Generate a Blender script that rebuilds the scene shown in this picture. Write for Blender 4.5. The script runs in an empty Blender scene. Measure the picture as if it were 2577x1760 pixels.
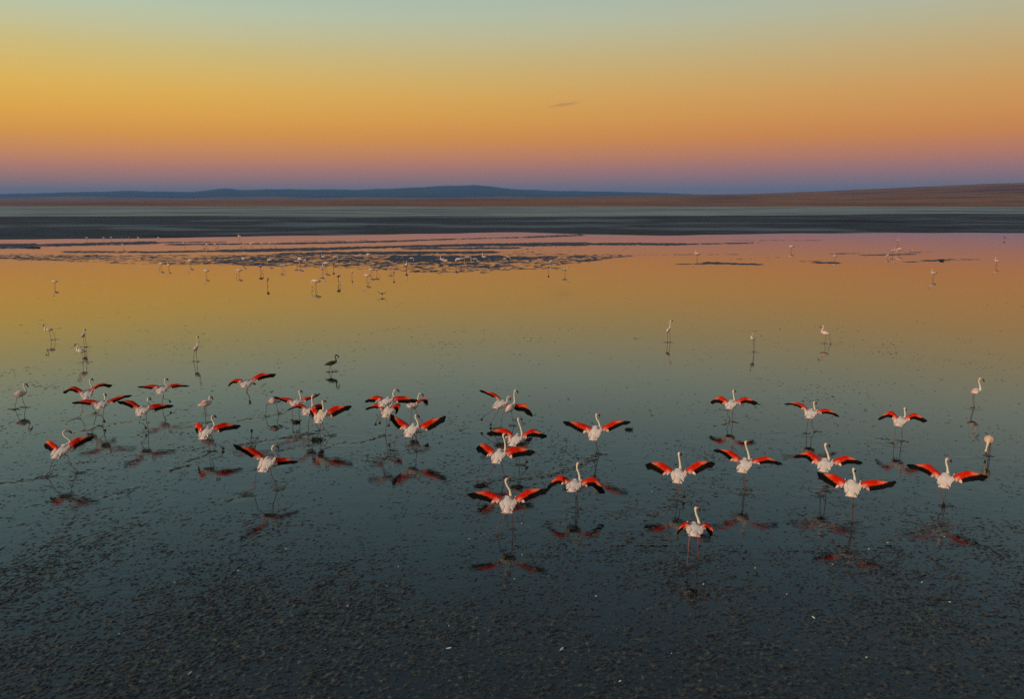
import bpy, math, random
import numpy as np

# ------------------------------------------------------------------ camera, sky, sun, exposure
SC = bpy.context.scene
COL = SC.collection
random.seed(7)
RNG = np.random.default_rng(11)

CAM_H = 7.5                       # drone height above the water, metres
HFOV = math.radians(64.0)
SW, SH = 2577.0, 1760.0           # size of the photograph that positions are read from
FPX = (SW / 2) / math.tan(HFOV / 2)
PITCH = math.atan((SH / 2 - 505.0) / FPX)

cam_data = bpy.data.cameras.new('camera')
cam_data.sensor_fit = 'HORIZONTAL'
cam_data.angle = HFOV
cam_data.clip_start = 0.1
cam_data.clip_end = 60000.0
cam = bpy.data.objects.new('camera', cam_data)
COL.objects.link(cam)
cam.location = (0, 0, CAM_H)
cam.rotation_euler = (math.radians(90) - PITCH, 0, 0)
SC.camera = cam

SUN_AZ = math.radians(229)        # compass-like angle of the sun's place, from +Y towards +X (behind, left)
SUN_EL = math.radians(12.0)
sun_dir = np.array([math.sin(SUN_AZ) * math.cos(SUN_EL), math.cos(SUN_AZ) * math.cos(SUN_EL), math.sin(SUN_EL)])

world = bpy.data.worlds.new('World')
SC.world = world
world.use_nodes = True
wt = world.node_tree
wt.nodes.clear()


def srgb(r, g, b):
    def f(c):
        c /= 255.0
        return c / 12.92 if c <= 0.04045 else ((c + 0.055) / 1.055) ** 2.4
    return (f(r), f(g), f(b), 1.0)


def ramp_fill(node, stops):
    els = node.color_ramp.elements
    while len(els) > 1:
        els.remove(els[-1])
    for i, (p, c) in enumerate(stops):
        e = els[0] if i == 0 else els.new(p)
        e.position = p
        e.color = c


def sin_el(deg):
    return math.sin(math.radians(deg))


def build_sky():
    n, l = wt.nodes, wt.links
    out = n.new('ShaderNodeOutputWorld')
    tc = n.new('ShaderNodeTexCoord')
    sep = n.new('ShaderNodeSeparateXYZ')
    l.new(tc.outputs['Generated'], sep.inputs[0])
    left = [(0.0, 156, 124, 120), (0.7, 164, 124, 112), (1.3, 186, 124, 98), (2.0, 203, 128, 92), (2.8, 221, 141, 68), (4.1, 233, 158, 30),
            (5.4, 238, 173, 42), (6.7, 235, 184, 66), (7.9, 226, 190, 94), (9.2, 213, 194, 122), (10.4, 201, 198, 152), (11.6, 189, 201, 170), (12.8, 176, 197, 177),
            (17, 148, 178, 176), (24, 120, 152, 160), (36, 92, 110, 126), (55, 70, 80, 104), (90, 58, 66, 88)]
    right = [(0.0, 124, 108, 118), (0.7, 132, 108, 118), (1.3, 148, 108, 110), (2.0, 168, 109, 104), (2.8, 192, 114, 80), (4.1, 212, 128, 32),
             (5.4, 214, 142, 48), (6.7, 212, 152, 68), (7.9, 205, 161, 90), (9.2, 198, 169, 112), (10.4, 190, 176, 132), (11.6, 182, 181, 150), (12.8, 174, 181, 161),
             (17, 142, 166, 164), (24, 114, 142, 152), (36, 90, 106, 122), (55, 70, 80, 104), (90, 58, 66, 88)]
    ramps = []
    for st in (left, right):
        r = n.new('ShaderNodeValToRGB')
        r.color_ramp.interpolation = 'LINEAR'
        ramp_fill(r, [(sin_el(a), srgb(*c)) for a, *c in st])
        l.new(sep.outputs['Z'], r.inputs[0])
        ramps.append(r)
    # horizontal direction: x / |xy|
    xy = n.new('ShaderNodeCombineXYZ')
    l.new(sep.outputs['X'], xy.inputs[0]); l.new(sep.outputs['Y'], xy.inputs[1])
    nrm = n.new('ShaderNodeVectorMath'); nrm.operation = 'NORMALIZE'
    l.new(xy.outputs[0], nrm.inputs[0])
    sx = n.new('ShaderNodeSeparateXYZ'); l.new(nrm.outputs[0], sx.inputs[0])
    mr = n.new('ShaderNodeMapRange'); mr.interpolation_type = 'SMOOTHSTEP'
    mr.inputs[1].default_value = -0.75; mr.inputs[2].default_value = 0.60
    l.new(sx.outputs['X'], mr.inputs[0])
    mix = n.new('ShaderNodeMix'); mix.data_type = 'RGBA'
    l.new(mr.outputs[0], mix.inputs[0])
    l.new(ramps[0].outputs[0], mix.inputs[6]); l.new(ramps[1].outputs[0], mix.inputs[7])
    # one thin wisp of cloud low in the sky
    cx, cz = math.tan(math.radians(0.35)), sin_el(6.35)
    div = n.new('ShaderNodeVectorMath'); div.operation = 'SUBTRACT'
    l.new(tc.outputs['Generated'], div.inputs[0]); div.inputs[1].default_value = (0.061, 1.0, cz)
    rot = n.new('ShaderNodeVectorRotate'); rot.rotation_type = 'Y_AXIS'
    rot.inputs['Angle'].default_value = math.radians(7)
    l.new(div.outputs[0], rot.inputs['Vector'])
    scl = n.new('ShaderNodeVectorMath'); scl.operation = 'MULTIPLY'
    l.new(rot.outputs[0], scl.inputs[0]); scl.inputs[1].default_value = (1 / 0.023, 0.6, 1 / 0.0024)
    ln = n.new('ShaderNodeVectorMath'); ln.operation = 'LENGTH'
    l.new(scl.outputs[0], ln.inputs[0])
    cn = n.new('ShaderNodeTexNoise'); cn.inputs['Scale'].default_value = 1.0; cn.inputs['Detail'].default_value = 5
    cs = n.new('ShaderNodeVectorMath'); cs.operation = 'MULTIPLY'
    l.new(tc.outputs['Generated'], cs.inputs[0]); cs.inputs[1].default_value = (90, 90, 420)
    l.new(cs.outputs[0], cn.inputs['Vector'])
    ad = n.new('ShaderNodeMath'); ad.operation = 'MULTIPLY_ADD'
    l.new(cn.outputs['Fac'], ad.inputs[0]); ad.inputs[1].default_value = 1.5; l.new(ln.outputs['Value'], ad.inputs[2])
    cm = n.new('ShaderNodeMapRange'); cm.interpolation_type = 'SMOOTHSTEP'
    cm.inputs[1].default_value = 1.05; cm.inputs[2].default_value = 1.75
    cm.inputs[3].default_value = 0.30; cm.inputs[4].default_value = 0.0
    l.new(ad.outputs[0], cm.inputs[0])
    mc = n.new('ShaderNodeMix'); mc.data_type = 'RGBA'
    l.new(cm.outputs[0], mc.inputs[0]); l.new(mix.outputs[2], mc.inputs[6]); mc.inputs[7].default_value = srgb(120, 84, 84)
    bg = n.new('ShaderNodeBackground'); bg.inputs['Strength'].default_value = 1.0
    l.new(mc.outputs[2], bg.inputs['Color'])
    # the physical glow of the low sun over the whole dome
    sky = n.new('ShaderNodeTexSky'); sky.sky_type = 'NISHITA'; sky.sun_disc = False
    sky.sun_elevation = SUN_EL; sky.sun_rotation = SUN_AZ
    bg2 = n.new('ShaderNodeBackground'); bg2.inputs['Strength'].default_value = 0.006
    l.new(sky.outputs[0], bg2.inputs['Color'])
    add = n.new('ShaderNodeAddShader')
    l.new(bg.outputs[0], add.inputs[0]); l.new(bg2.outputs[0], add.inputs[1])
    l.new(add.outputs[0], out.inputs['Surface'])


build_sky()

sun_data = bpy.data.lights.new('sun', 'SUN')
sun_data.energy = 2.6
sun_data.angle = math.radians(0.5)
sun_data.color = (1.0, 0.80, 0.58)
sun = bpy.data.objects.new('sun', sun_data)
COL.objects.link(sun)
from mathutils import Vector
sun.rotation_euler = Vector(sun_dir.tolist()).to_track_quat('Z', 'Y').to_euler()
sun.location = (-40, -40, 30)

SC.view_settings.view_transform = 'Standard'
SC.view_settings.look = 'None'
SC.view_settings.exposure = 0.0
SC.view_settings.gamma = 1.0
SC.view_settings.use_curve_mapping = False
SC.render.engine = 'CYCLES'
SC.cycles.max_bounces = 6
SC.cycles.volume_bounces = 0
SC.cycles.use_denoising = False
SC.cycles.caustics_reflective = False
SC.cycles.caustics_refractive = False

# ------------------------------------------------------------------ helpers
CAM = np.array([0.0, 0.0, CAM_H])
FWD = np.array([0.0, math.cos(PITCH), -math.sin(PITCH)])
UPV = np.array([0.0, math.sin(PITCH), math.cos(PITCH)])
RGT = np.array([1.0, 0.0, 0.0])


def ray(u, v):
    return RGT * ((u - SW / 2) / FPX) + FWD - UPV * ((v - SH / 2) / FPX)


def ground(u, v, z=0.0):
    """The point of the level ground (height z) that stands at a place of the photograph."""
    d = ray(u, v)
    t = (z - CAM_H) / d[2]
    return CAM + d * t


def on_plane(u, v, base, fdir, depth):
    d = ray(u, v)
    t = (depth + np.dot(base - CAM, fdir)) / np.dot(d, fdir)
    return CAM + d * t


PERM = np.random.default_rng(3).permutation(512)
GR = np.random.default_rng(4).uniform(0, 2 * math.pi, 512)


def perlin(x, y, seed=0):
    xi = np.floor(x).astype(np.int64); yi = np.floor(y).astype(np.int64)
    xf = x - xi; yf = y - yi
    def g(ix, iy, dx, dy):
        h = PERM[(PERM[(ix + seed * 57) & 511] + iy) & 511]
        a = GR[h]
        return np.cos(a) * dx + np.sin(a) * dy
    u = xf * xf * xf * (xf * (xf * 6 - 15) + 10); v = yf * yf * yf * (yf * (yf * 6 - 15) + 10)
    a = g(xi, yi, xf, yf); b = g(xi + 1, yi, xf - 1, yf)
    c = g(xi, yi + 1, xf, yf - 1); d = g(xi + 1, yi + 1, xf - 1, yf - 1)
    return (a + (b - a) * u) * (1 - v) + (c + (d - c) * u) * v


def fbm(x, y, octv=4, seed=0):
    s = 0; a = 1.0; f = 1.0
    for o in range(octv):
        s = s + a * perlin(x * f + 13.7 * o, y * f - 7.3 * o, seed + o)
        a *= 0.5; f *= 2.03
    return s


def link(name, verts, faces, mat=None, parent=None, cols=None, smooth=True, mats=None, midx=None, loc=None):
    me = bpy.data.meshes.new(name)
    verts = np.asarray(verts, dtype=np.float64)
    me.from_pydata([tuple(v) for v in verts.tolist()], [], [tuple(f) for f in faces])
    if cols is not None:
        ca = me.color_attributes.new('col', 'FLOAT_COLOR', 'POINT')
        c4 = np.ones((len(verts), 4), dtype=np.float32); c4[:, :3] = np.asarray(cols)[:, :3]
        ca.data.foreach_set('color', c4.ravel())
    if mats:
        for m in mats:
            me.materials.append(m)
        if midx is not None:
            me.polygons.foreach_set('material_index', np.asarray(midx, dtype=np.int32))
    elif mat:
        me.materials.append(mat)
    if smooth:
        me.polygons.foreach_set('use_smooth', np.ones(len(me.polygons), dtype=bool))
    me.update()
    o = bpy.data.objects.new(name, me)
    COL.objects.link(o)
    if parent is not None:
        o.parent = parent
    if loc is not None:
        o.location = loc
    return o


def grid_mesh(name, X, Y, Z, mat, attrs=None, keep=None, smooth=True):
    """A height field from 2-D arrays; keep is an optional mask of faces."""
    h, w = X.shape
    idx = np.arange(h * w).reshape(h, w)
    q = np.stack([idx[:-1, :-1], idx[:-1, 1:], idx[1:, 1:], idx[1:, :-1]], -1).reshape(-1, 4)
    V = np.stack([X, Y, Z], -1).reshape(-1, 3)
    at = {k: a.reshape(-1) for k, a in (attrs or {}).items()}
    if keep is not None:
        q = q[keep.reshape(-1)]
        used = np.unique(q)
        remap = np.full(h * w, -1, dtype=np.int64); remap[used] = np.arange(len(used))
        q = remap[q]; V = V[used]; at = {k: a[used] for k, a in at.items()}
    me = bpy.data.meshes.new(name)
    me.vertices.add(len(V)); me.vertices.foreach_set('co', V.astype(np.float32).ravel())
    me.loops.add(len(q) * 4); me.loops.foreach_set('vertex_index', q.astype(np.int32).ravel())
    me.polygons.add(len(q)); me.polygons.foreach_set('loop_start', (np.arange(len(q)) * 4).astype(np.int32))
    me.polygons.foreach_set('loop_total', np.full(len(q), 4, dtype=np.int32))
    for k, a in at.items():
        t = me.attributes.new(k, 'FLOAT', 'POINT'); t.data.foreach_set('value', a.astype(np.float32))
    me.materials.append(mat)
    me.update(calc_edges=True)
    if smooth:
        me.polygons.foreach_set('use_smooth', np.ones(len(me.polygons), dtype=bool))
    o = bpy.data.objects.new(name, me)
    COL.objects.link(o)
    return o


def mat_new(name):
    m = bpy.data.materials.new(name); m.use_nodes = True
    nt = m.node_tree
    return m, nt, nt.nodes, nt.links, nt.nodes['Principled BSDF']


def noise(n, l, vec, scale, detail=4, rough=0.55):
    t = n.new('ShaderNodeTexNoise')
    t.inputs['Scale'].default_value = scale; t.inputs['Detail'].default_value = detail
    t.inputs['Roughness'].default_value = rough
    if vec is not None:
        l.new(vec, t.inputs['Vector'])
    return t


def ramp(n, l, src, stops):
    r = n.new('ShaderNodeValToRGB'); ramp_fill(r, stops); l.new(src, r.inputs[0]); return r


def scaled_pos(n, l, s):
    g = n.new('ShaderNodeNewGeometry')
    m = n.new('ShaderNodeVectorMath'); m.operation = 'MULTIPLY'
    l.new(g.outputs['Position'], m.inputs[0]); m.inputs[1].default_value = s
    return m.outputs[0]


# ------------------------------------------------------------------ materials
def make_water_mat():
    m, nt, n, l, b = mat_new('shallow_water')
    at = n.new('ShaderNodeAttribute'); at.attribute_name = 'ripple'
    p1 = scaled_pos(n, l, (1.0, 1.35, 1.0))
    n1 = noise(n, l, p1, 7.0, 3)
    n2 = noise(n, l, p1, 1.6, 2)
    mx = n.new('ShaderNodeMath'); mx.operation = 'MULTIPLY_ADD'
    l.new(n2.outputs['Fac'], mx.inputs[0]); mx.inputs[1].default_value = 2.2; l.new(n1.outputs['Fac'], mx.inputs[2])
    bp = n.new('ShaderNodeBump')
    bp.inputs['Distance'].default_value = 0.10
    l.new(at.outputs['Fac'], bp.inputs['Strength']); l.new(mx.outputs[0], bp.inputs['Height'])
    l.new(bp.outputs[0], b.inputs['Normal'])
    bot = noise(n, l, scaled_pos(n, l, (0.6, 0.6, 1.0)), 1.0, 5)
    rp = ramp(n, l, bot.outputs['Fac'], [(0.3, (0.006, 0.007, 0.007, 1)), (0.7, (0.015, 0.016, 0.015, 1))])
    l.new(rp.outputs[0], b.inputs['Base Color'])
    rr = n.new('ShaderNodeMapRange'); rr.inputs[3].default_value = 0.02; rr.inputs[4].default_value = 0.35
    l.new(at.outputs['Fac'], rr.inputs[0]); l.new(rr.outputs[0], b.inputs['Roughness'])
    b.inputs['IOR'].default_value = 1.6
    return m


def make_ground_mat(name, stops, scale, rough=0.95, bump=0.0, stretch=(1, 1, 1), spec=0.2):
    m, nt, n, l, b = mat_new(name)
    p = scaled_pos(n, l, stretch)
    t = noise(n, l, p, scale, 7, 0.6)
    r = ramp(n, l, t.outputs['Fac'], stops)
    l.new(r.outputs[0], b.inputs['Base Color'])
    b.inputs['Roughness'].default_value = rough
    b.inputs['Specular IOR Level'].default_value = spec
    if bump:
        bp = n.new('ShaderNodeBump'); bp.inputs['Strength'].default_value = bump; bp.inputs['Distance'].default_value = 0.05
        l.new(t.outputs['Fac'], bp.inputs['Height']); l.new(bp.outputs[0], b.inputs['Normal'])
    return m


def make_clod_mat():
    m, nt, n, l, b = mat_new('wet_mud')
    p = scaled_pos(n, l, (1, 1, 1))
    t = noise(n, l, p, 9.0, 4)
    r = ramp(n, l, t.outputs['Fac'], [(0.35, (0.014, 0.014, 0.014, 1)), (0.52, (0.030, 0.030, 0.028, 1)),
                                      (0.62, (0.085, 0.082, 0.055, 1)), (0.74, (0.20, 0.19, 0.12, 1))])
    l.new(r.outputs[0], b.inputs['Base Color'])
    b.inputs['Roughness'].default_value = 0.40
    b.inputs['Specular IOR Level'].default_value = 0.5
    t2 = noise(n, l, p, 60.0, 3)
    bp = n.new('ShaderNodeBump'); bp.inputs['Strength'].default_value = 0.5; bp.inputs['Distance'].default_value = 0.01
    l.new(t2.outputs['Fac'], bp.inputs['Height']); l.new(bp.outputs[0], b.inputs['Normal'])
    return m


def make_attr_mat(name, rough, spec=0.3, var=0.18, nscale=38.0, stretch=(1, 1, 1)):
    m, nt, n, l, b = mat_new(name)
    at = n.new('ShaderNodeAttribute'); at.attribute_name = 'col'
    tc = n.new('ShaderNodeTexCoord')
    mp = n.new('ShaderNodeMapping'); mp.inputs['Scale'].default_value = stretch
    l.new(tc.outputs['Object'], mp.inputs[0])
    t = noise(n, l, mp.outputs[0], nscale, 4)
    mr = n.new('ShaderNodeMapRange'); mr.inputs[1].default_value = 0.3; mr.inputs[2].default_value = 0.7
    mr.inputs[3].default_value = 1 - var; mr.inputs[4].default_value = 1 + var * 0.5
    l.new(t.outputs['Fac'], mr.inputs[0])
    mu = n.new('ShaderNodeVectorMath'); mu.operation = 'SCALE'
    l.new(at.outputs['Color'], mu.inputs[0]); l.new(mr.outputs[0], mu.inputs['Scale'])
    l.new(mu.outputs[0], b.inputs['Base Color'])
    b.inputs['Roughness'].default_value = rough
    b.inputs['Specular IOR Level'].default_value = spec
    bp = n.new('ShaderNodeBump'); bp.inputs['Strength'].default_value = 0.35; bp.inputs['Distance'].default_value = 0.006
    l.new(t.outputs['Fac'], bp.inputs['Height']); l.new(bp.outputs[0], b.inputs['Normal'])
    return m


def make_plain(name, c, rough=0.6, spec=0.3):
    m, nt, n, l, b = mat_new(name)
    g = n.new('ShaderNodeTexCoord')
    t = noise(n, l, g.outputs['Object'], 30, 3)
    lo = tuple(x * 0.75 for x in c) + (1,); hi = tuple(min(1, x * 1.2) for x in c) + (1,)
    r = ramp(n, l, t.outputs['Fac'], [(0.3, lo), (0.7, hi)])
    l.new(r.outputs[0], b.inputs['Base Color'])
    b.inputs['Roughness'].default_value = rough; b.inputs['Specular IOR Level'].default_value = spec
    return m


M_WATER = make_water_mat()
M_CLOD = make_clod_mat()
M_RIPPLE_PAINT = make_ground_mat('far_ripple_paint', [(0.3, (0.030, 0.042, 0.078, 1)), (0.7, (0.065, 0.080, 0.125, 1))], 0.6, 0.7, 0.0, (1, .4, 1), 0.15)  # painted reflection: blue of the upper sky in wind ripples
M_BED = make_ground_mat('lake_bed_mud', [(0.3, (0.018, 0.018, 0.016, 1)), (0.7, (0.04, 0.04, 0.034, 1))], 0.4)
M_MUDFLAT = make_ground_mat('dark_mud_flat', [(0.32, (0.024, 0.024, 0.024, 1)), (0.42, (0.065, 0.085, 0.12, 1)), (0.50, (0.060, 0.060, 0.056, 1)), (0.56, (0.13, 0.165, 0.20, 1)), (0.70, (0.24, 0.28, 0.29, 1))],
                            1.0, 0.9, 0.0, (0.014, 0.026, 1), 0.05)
M_SALT = make_ground_mat('pale_salt_flat', [(0.32, (0.11, 0.125, 0.12, 1)), (0.44, (0.28, 0.31, 0.29, 1)), (0.54, (0.44, 0.47, 0.42, 1)), (0.64, (0.20, 0.21, 0.19, 1)), (0.75, (0.38, 0.39, 0.33, 1))],
                         1.0, 1.0, 0.0, (0.006, 0.014, 1), 0.0)
M_STEPPE = make_ground_mat('dry_steppe', [(0.30, (0.16, 0.065, 0.035, 1)), (0.45, (0.30, 0.125, 0.05, 1)), (0.55, (0.46, 0.20, 0.06, 1)), (0.72, (0.20, 0.09, 0.05, 1))],
                           1.0, 1.0, 0.0, (0.0035, 0.009, 0.02), 0.0)
M_HILL = make_ground_mat('far_hill_scrub', [(0.30, (0.035, 0.035, 0.03, 1)), (0.5, (0.055, 0.05, 0.04, 1)), (0.7, (0.10, 0.085, 0.06, 1))],
                         1.0, 1.0, 0.0, (0.002, 0.004, 0.02), 0.0)
M_PLUME = make_attr_mat('plumage', 0.9, 0.04, 0.22, 26.0)
M_FLIGHT = make_attr_mat('flight_feather_vane', 0.8, 0.06, 0.3, 40.0)
M_SKIN = make_attr_mat('leg_skin', 0.6, 0.3, 0.2, 60.0)
M_BILL = make_attr_mat('bill_horn', 0.45, 0.4, 0.1, 60.0)
M_WEED = make_plain('water_weed', (0.045, 0.05, 0.02), 0.7)
M_REED = make_plain('dark_rush', (0.03, 0.028, 0.014), 0.85)
M_DOWN = make_plain('white_down', (0.6, 0.6, 0.56), 0.9)

# ------------------------------------------------------------------ the setting
FEET = []          # ground points touched by feet, gathered while the birds are built


def shoreline_y(x_arr):
    us = [(-900, 612), (0, 605), (380, 603), (700, 595), (1040, 589), (1300, 587), (1420, 589.5), (1560, 592.5), (1700, 593), (2137, 589), (2577, 587), (3400, 585)]
    g = np.array([ground(u, v)[:2] for u, v in us])
    return np.interp(x_arr, g[:, 0], g[:, 1])


# rippled streaks on the water: (u0, v0, u1, v1, half thickness in photo pixels, strength)
STREAKS = [(-200, 621, 90, 619, 6.5, .95), (90, 618, 390, 611, 3.4, .9), (390, 611, 560, 609, 1.5, .7),
           (170, 634, 380, 634.5, 3.0, .7),
           (430, 616, 700, 613.3, 1.8, .8), (700, 613.3, 860, 611, 2.2, .85), (860, 611, 1040, 606, 2.0, .8), (1040, 605, 1180, 600.5, 2.0, .75),
           (1180, 600.5, 1330, 597, 2.0, .6), (1330, 597, 1460, 592, 2.5, .7),
           (360, 635, 560, 632, 2.6, .9), (560, 632, 720, 629, 3.6, .95), (720, 629, 900, 624, 3.4, .95), (900, 624, 1040, 620, 3.0, .95),
           (1040, 620, 1180, 617, 3.2, .95), (1180, 617, 1320, 616, 3.4, 1), (1320, 616, 1480, 614.5, 3.8, 1), (1480, 614.5, 1720, 615, 2.6, .95), (1720, 615, 1890, 612, 1.6, .8),
           (1860, 605.5, 2060, 605, 1.0, .5), (740, 607.5, 920, 606, 1.2, .5),
           (700, 640, 860, 637, 2.6, .8), (860, 638, 1240, 635, 3.4, .9), (1020, 626, 1300, 624, 2.4, .85),
           (990, 652, 1120, 651, 7.5, 1), (1120, 651, 1260, 649, 7.5, 1), (1260, 650, 1330, 650, 3.5, .85),
           (1300, 676, 1400, 675, 3.0, .6), (1180, 684, 1240, 684, 3.0, .6), (1040, 684, 1110, 685, 3.0, .6),
           (1713, 665, 1774, 665, 1.6, .8), (1781, 662, 1840, 663.5, 3.0, .85), (1840, 664, 1906, 665.5, 2.4, .9), (1830, 653, 1900, 652, .8, .5),
           (2006, 658, 2060, 657.5, 1.0, .6), (2058, 661, 2106, 662, 2.4, .85), (1925, 648, 1960, 648, .8, .5),
           (2100, 639, 2160, 638, 1.0, .7), (2175, 642.5, 2288, 640.5, 1.2, .9), (2296, 636, 2324, 635, .9, .8), (2288, 659.5, 2305, 659.5, 1.2, .7),
           (2330, 656.5, 2376, 655.5, 1.5, .9), (2376, 653, 2455, 654, 1.0, .6),
           (1700, 641, 1870, 640.5, .9, .6), (1480, 642, 1700, 641, .8, .5), (1300, 640, 1420, 640, 1.2, .6)]
# broad wind-roughened areas: polygons given by upper and lower edge over u, with density
PATCHES = [([(-200, 638), (0, 639), (120, 639), (300, 641), (440, 640), (560, 641), (720, 640), (860, 641), (1020, 642), (1250, 644), (1330, 645), (1480, 640), (1600, 640)],
            [(-200, 650), (0, 654), (120, 657), (280, 664), (440, 667), (560, 668), (720, 672), (860, 675), (1020, 684), (1230, 689), (1330, 676), (1480, 660), (1600, 646)], .62),
           ([(1180, 618), (1400, 618), (1600, 622), (1760, 630)], [(1180, 645), (1400, 662), (1600, 650), (1760, 640)], .28),
           ([(-200, 688), (0, 689), (130, 691)], [(-200, 696), (0, 696), (130, 694)], .35),
           ([(-200, 724), (0, 725), (180, 728)], [(-200, 740), (0, 738), (180, 734)], .38),
           ([(370, 693), (420, 694)], [(370, 702), (420, 701)], .3)]
# trails of churned water behind running birds
TRAILS = [[(-40, 1222), (30, 1215), (80, 1208), (111, 1201)], [(186, 1091), (216, 1083), (258, 1073)], [(283, 1068), (310, 1064), (330, 1064)],
          [(170, 1061), (192, 1055)], [(594, 1060), (648, 1051), (668, 1048)], [(470, 1075), (491, 1071), (520, 1065)],
          [(600, 1122), (660, 1111), (720, 1103), (770, 1095)], [(700, 1136), (755, 1124), (800, 1117)], [(820, 1128), (867, 1114), (899, 1117), (935, 1107), (970, 1095)],
          [(570, 1262), (612, 1250), (640, 1249)], [(470, 1162), (496, 1154), (529, 1140)], [(430, 1185), (470, 1172)], [(1375, 1200), (1436, 1182), (1473, 1170), (1500, 1145)],
          [(1300, 1207), (1370, 1200)], [(1801, 1073), (1822, 1069), (1845, 1062)], [(270, 1250), (330, 1232), (360, 1228)], [(350, 1095), (375, 1085), (395, 1080)],
          [(930, 1162), (960, 1156), (995, 1150)], [(1180, 1214), (1240, 1208), (1290, 1212)], [(640, 1183), (700, 1170)], [(2060, 1240), (2090, 1225)],
          [(1630, 1300), (1670, 1285), (1700, 1270)], [(2290, 1345), (2340, 1330), (2380, 1318)], [(1370, 1320), (1420, 1310), (1460, 1295)],
          [(2200, 1102), (2250, 1110)], [(1530, 1295), (1560, 1290)]]


def seg_dist(X, Y, a, b):
    ax, ay = a; bx, by = b
    dx, dy = bx - ax, by - ay
    L = dx * dx + dy * dy + 1e-9
    t = np.clip(((X - ax) * dx + (Y - ay) * dy) / L, 0, 1)
    return np.hypot(X - (ax + t * dx), Y - (ay + t * dy))


def build_water():
    # near sheet
    def base_level(Y):
        return np.interp(Y, [8, 16, 25, 40, 70, 120, 220], [0.030, 0.023, 0.016, 0.010, 0.007, 0.006, 0.005])
    x = np.arange(-56, 56.01, 0.2); y = np.arange(6, 80.01, 0.2)
    X, Y = np.meshgrid(x, y)
    R = base_level(Y)
    R *= np.clip(1 + 1.6 * fbm(X * 0.05, Y * 0.16, 4, 5), 0.25, 2.5)
    for tr in TRAILS:
        g = [ground(u, v)[:2] for u, v in tr]
        d = np.full(X.shape, 1e9)
        for a, b in zip(g[:-1], g[1:]):
            d = np.minimum(d, seg_dist(X, Y, a, b))
        wob = 0.35 * fbm(X * 1.3, Y * 1.3, 2, 9)
        R = np.maximum(R, 0.10 * np.clip(1.35 - (d / 0.30) + wob, 0, 1))
    for p in FEET:
        d = np.hypot(X - p[0], (Y - p[1]))
        R = np.maximum(R, 0.10 * np.clip(1.2 - d / 0.42, 0, 1))
        dl = np.hypot((X - p[0] + 0.7) / 1.1, (Y - p[1] + 0.15) / 0.5)
        R = np.maximum(R, 0.08 * np.clip(1.1 - dl, 0, 1) * (0.6 + fbm(X * 1.1, Y * 1.1, 2, 21)))
    # far sheet
    x2 = np.arange(-170, 170.1, 0.25); y2 = np.arange(80, 206.1, 0.36)
    X2, Y2 = np.meshgrid(x2, y2)
    R2 = base_level(Y2)
    # to photo pixels
    rel = np.stack([X2, Y2, np.zeros_like(X2) - CAM_H], -1)
    zc = rel @ FWD
    U = SW / 2 + FPX * (rel @ RGT) / zc
    V = SH / 2 - FPX * (rel @ UPV) / zc
    wv = 1.2 * perlin(X2 * 0.05, Y2 * 0.03, 2)
    for u0, v0, u1, v1, hw, s in STREAKS:
        t = np.clip((U - u0) / (u1 - u0), 0, 1)
        dv = np.abs(V + 0.5 * wv - (v0 + (v1 - v0) * t)) / (hw * (1 + 0.35 * wv))
        du = np.maximum(0, np.maximum(u0 - U, U - u1)) / 18.0
        k = np.clip(1.7 - 1.1 * dv - du, 0, 1)
        R2 = np.maximum(R2, s * k * np.clip(0.95 + 0.6 * fbm(X2 * 0.25, Y2 * 0.12, 3, 31), 0.3, 1))
    for up, lo, dens in PATCHES:
        vu = np.interp(U, *zip(*up)); vl = np.interp(U, *zip(*lo))
        ins = np.clip(np.minimum(V - vu, vl - V) / 3.0 + 0.4, 0, 1)
        ins *= np.clip(1 - np.maximum(0, np.maximum(up[0][0] - U, U - up[-1][0])) / 30.0, 0, 1)
        nz = 0.35 * perlin(X2 * 0.22, Y2 * 0.30, 41) + 0.35 * perlin(X2 * 0.05, Y2 * 0.03, 43)
        R2 = np.maximum(R2, ins * np.clip(dens - 0.10 + 0.9 * nz, 0, 0.95))
    # raised shapes for far wind ripples; dark sky reflection painted as blue colour
    nb = 1.1 * perlin(X2 * 1.5, Y2 * 1.2, 51) + 0.7 * perlin(X2 * 0.5, Y2 * 1.1, 52)
    ZB = 0.05 * (R2 - 0.50 + 0.60 * nb)
    ZB = np.where(R2 > 0.12, np.minimum(ZB, 0.02), -0.03)
    ZB = np.maximum(ZB, -0.03)
    jx = RNG.uniform(-.1, .1, X2.shape); jy = RNG.uniform(-.12, .12, X2.shape)
    zq = np.maximum.reduce([ZB[:-1, :-1], ZB[1:, :-1], ZB[:-1, 1:], ZB[1:, 1:]])
    ob = grid_mesh('painted_ripples', X2 + jx, Y2 + jy, ZB, M_RIPPLE_PAINT, keep=zq > 0)
    ob['kind'] = 'stuff'; ob['label'] = 'dark bluish wind ripples on the far shallows, sky reflection painted in'; ob['category'] = 'mud'
    R2 = (np.clip(R2, 0, 1) * 0.05)[::3, ::4]
    yl = y2[::3]; X2, Y2 = np.meshgrid(x2[::4], yl)
    X2[:, -1] = 170; Y2[-1] = 206
    # join the two sheets by one object
    o1 = grid_mesh('water', X, Y, np.zeros_like(X), M_WATER, {'ripple': np.clip(R, 0, 1)}, smooth=False)
    o2 = grid_mesh('water_far', X2, Y2, np.zeros_like(X2), M_WATER, {'ripple': np.clip(R2, 0, 1)}, smooth=False)
    xs = [-900, -170, -56, 56, 170, 900]; 
    # outer margins of the lake, same level, laid round the two sheets
    quads = [(-900, -60, 900, 6), (-900, 6, -56, 80), (56, 6, 900, 80), (-900, 80, -170, 206), (170, 80, 900, 206), (-900, 206, 900, 260)]
    V4, F4 = [], []
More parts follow.
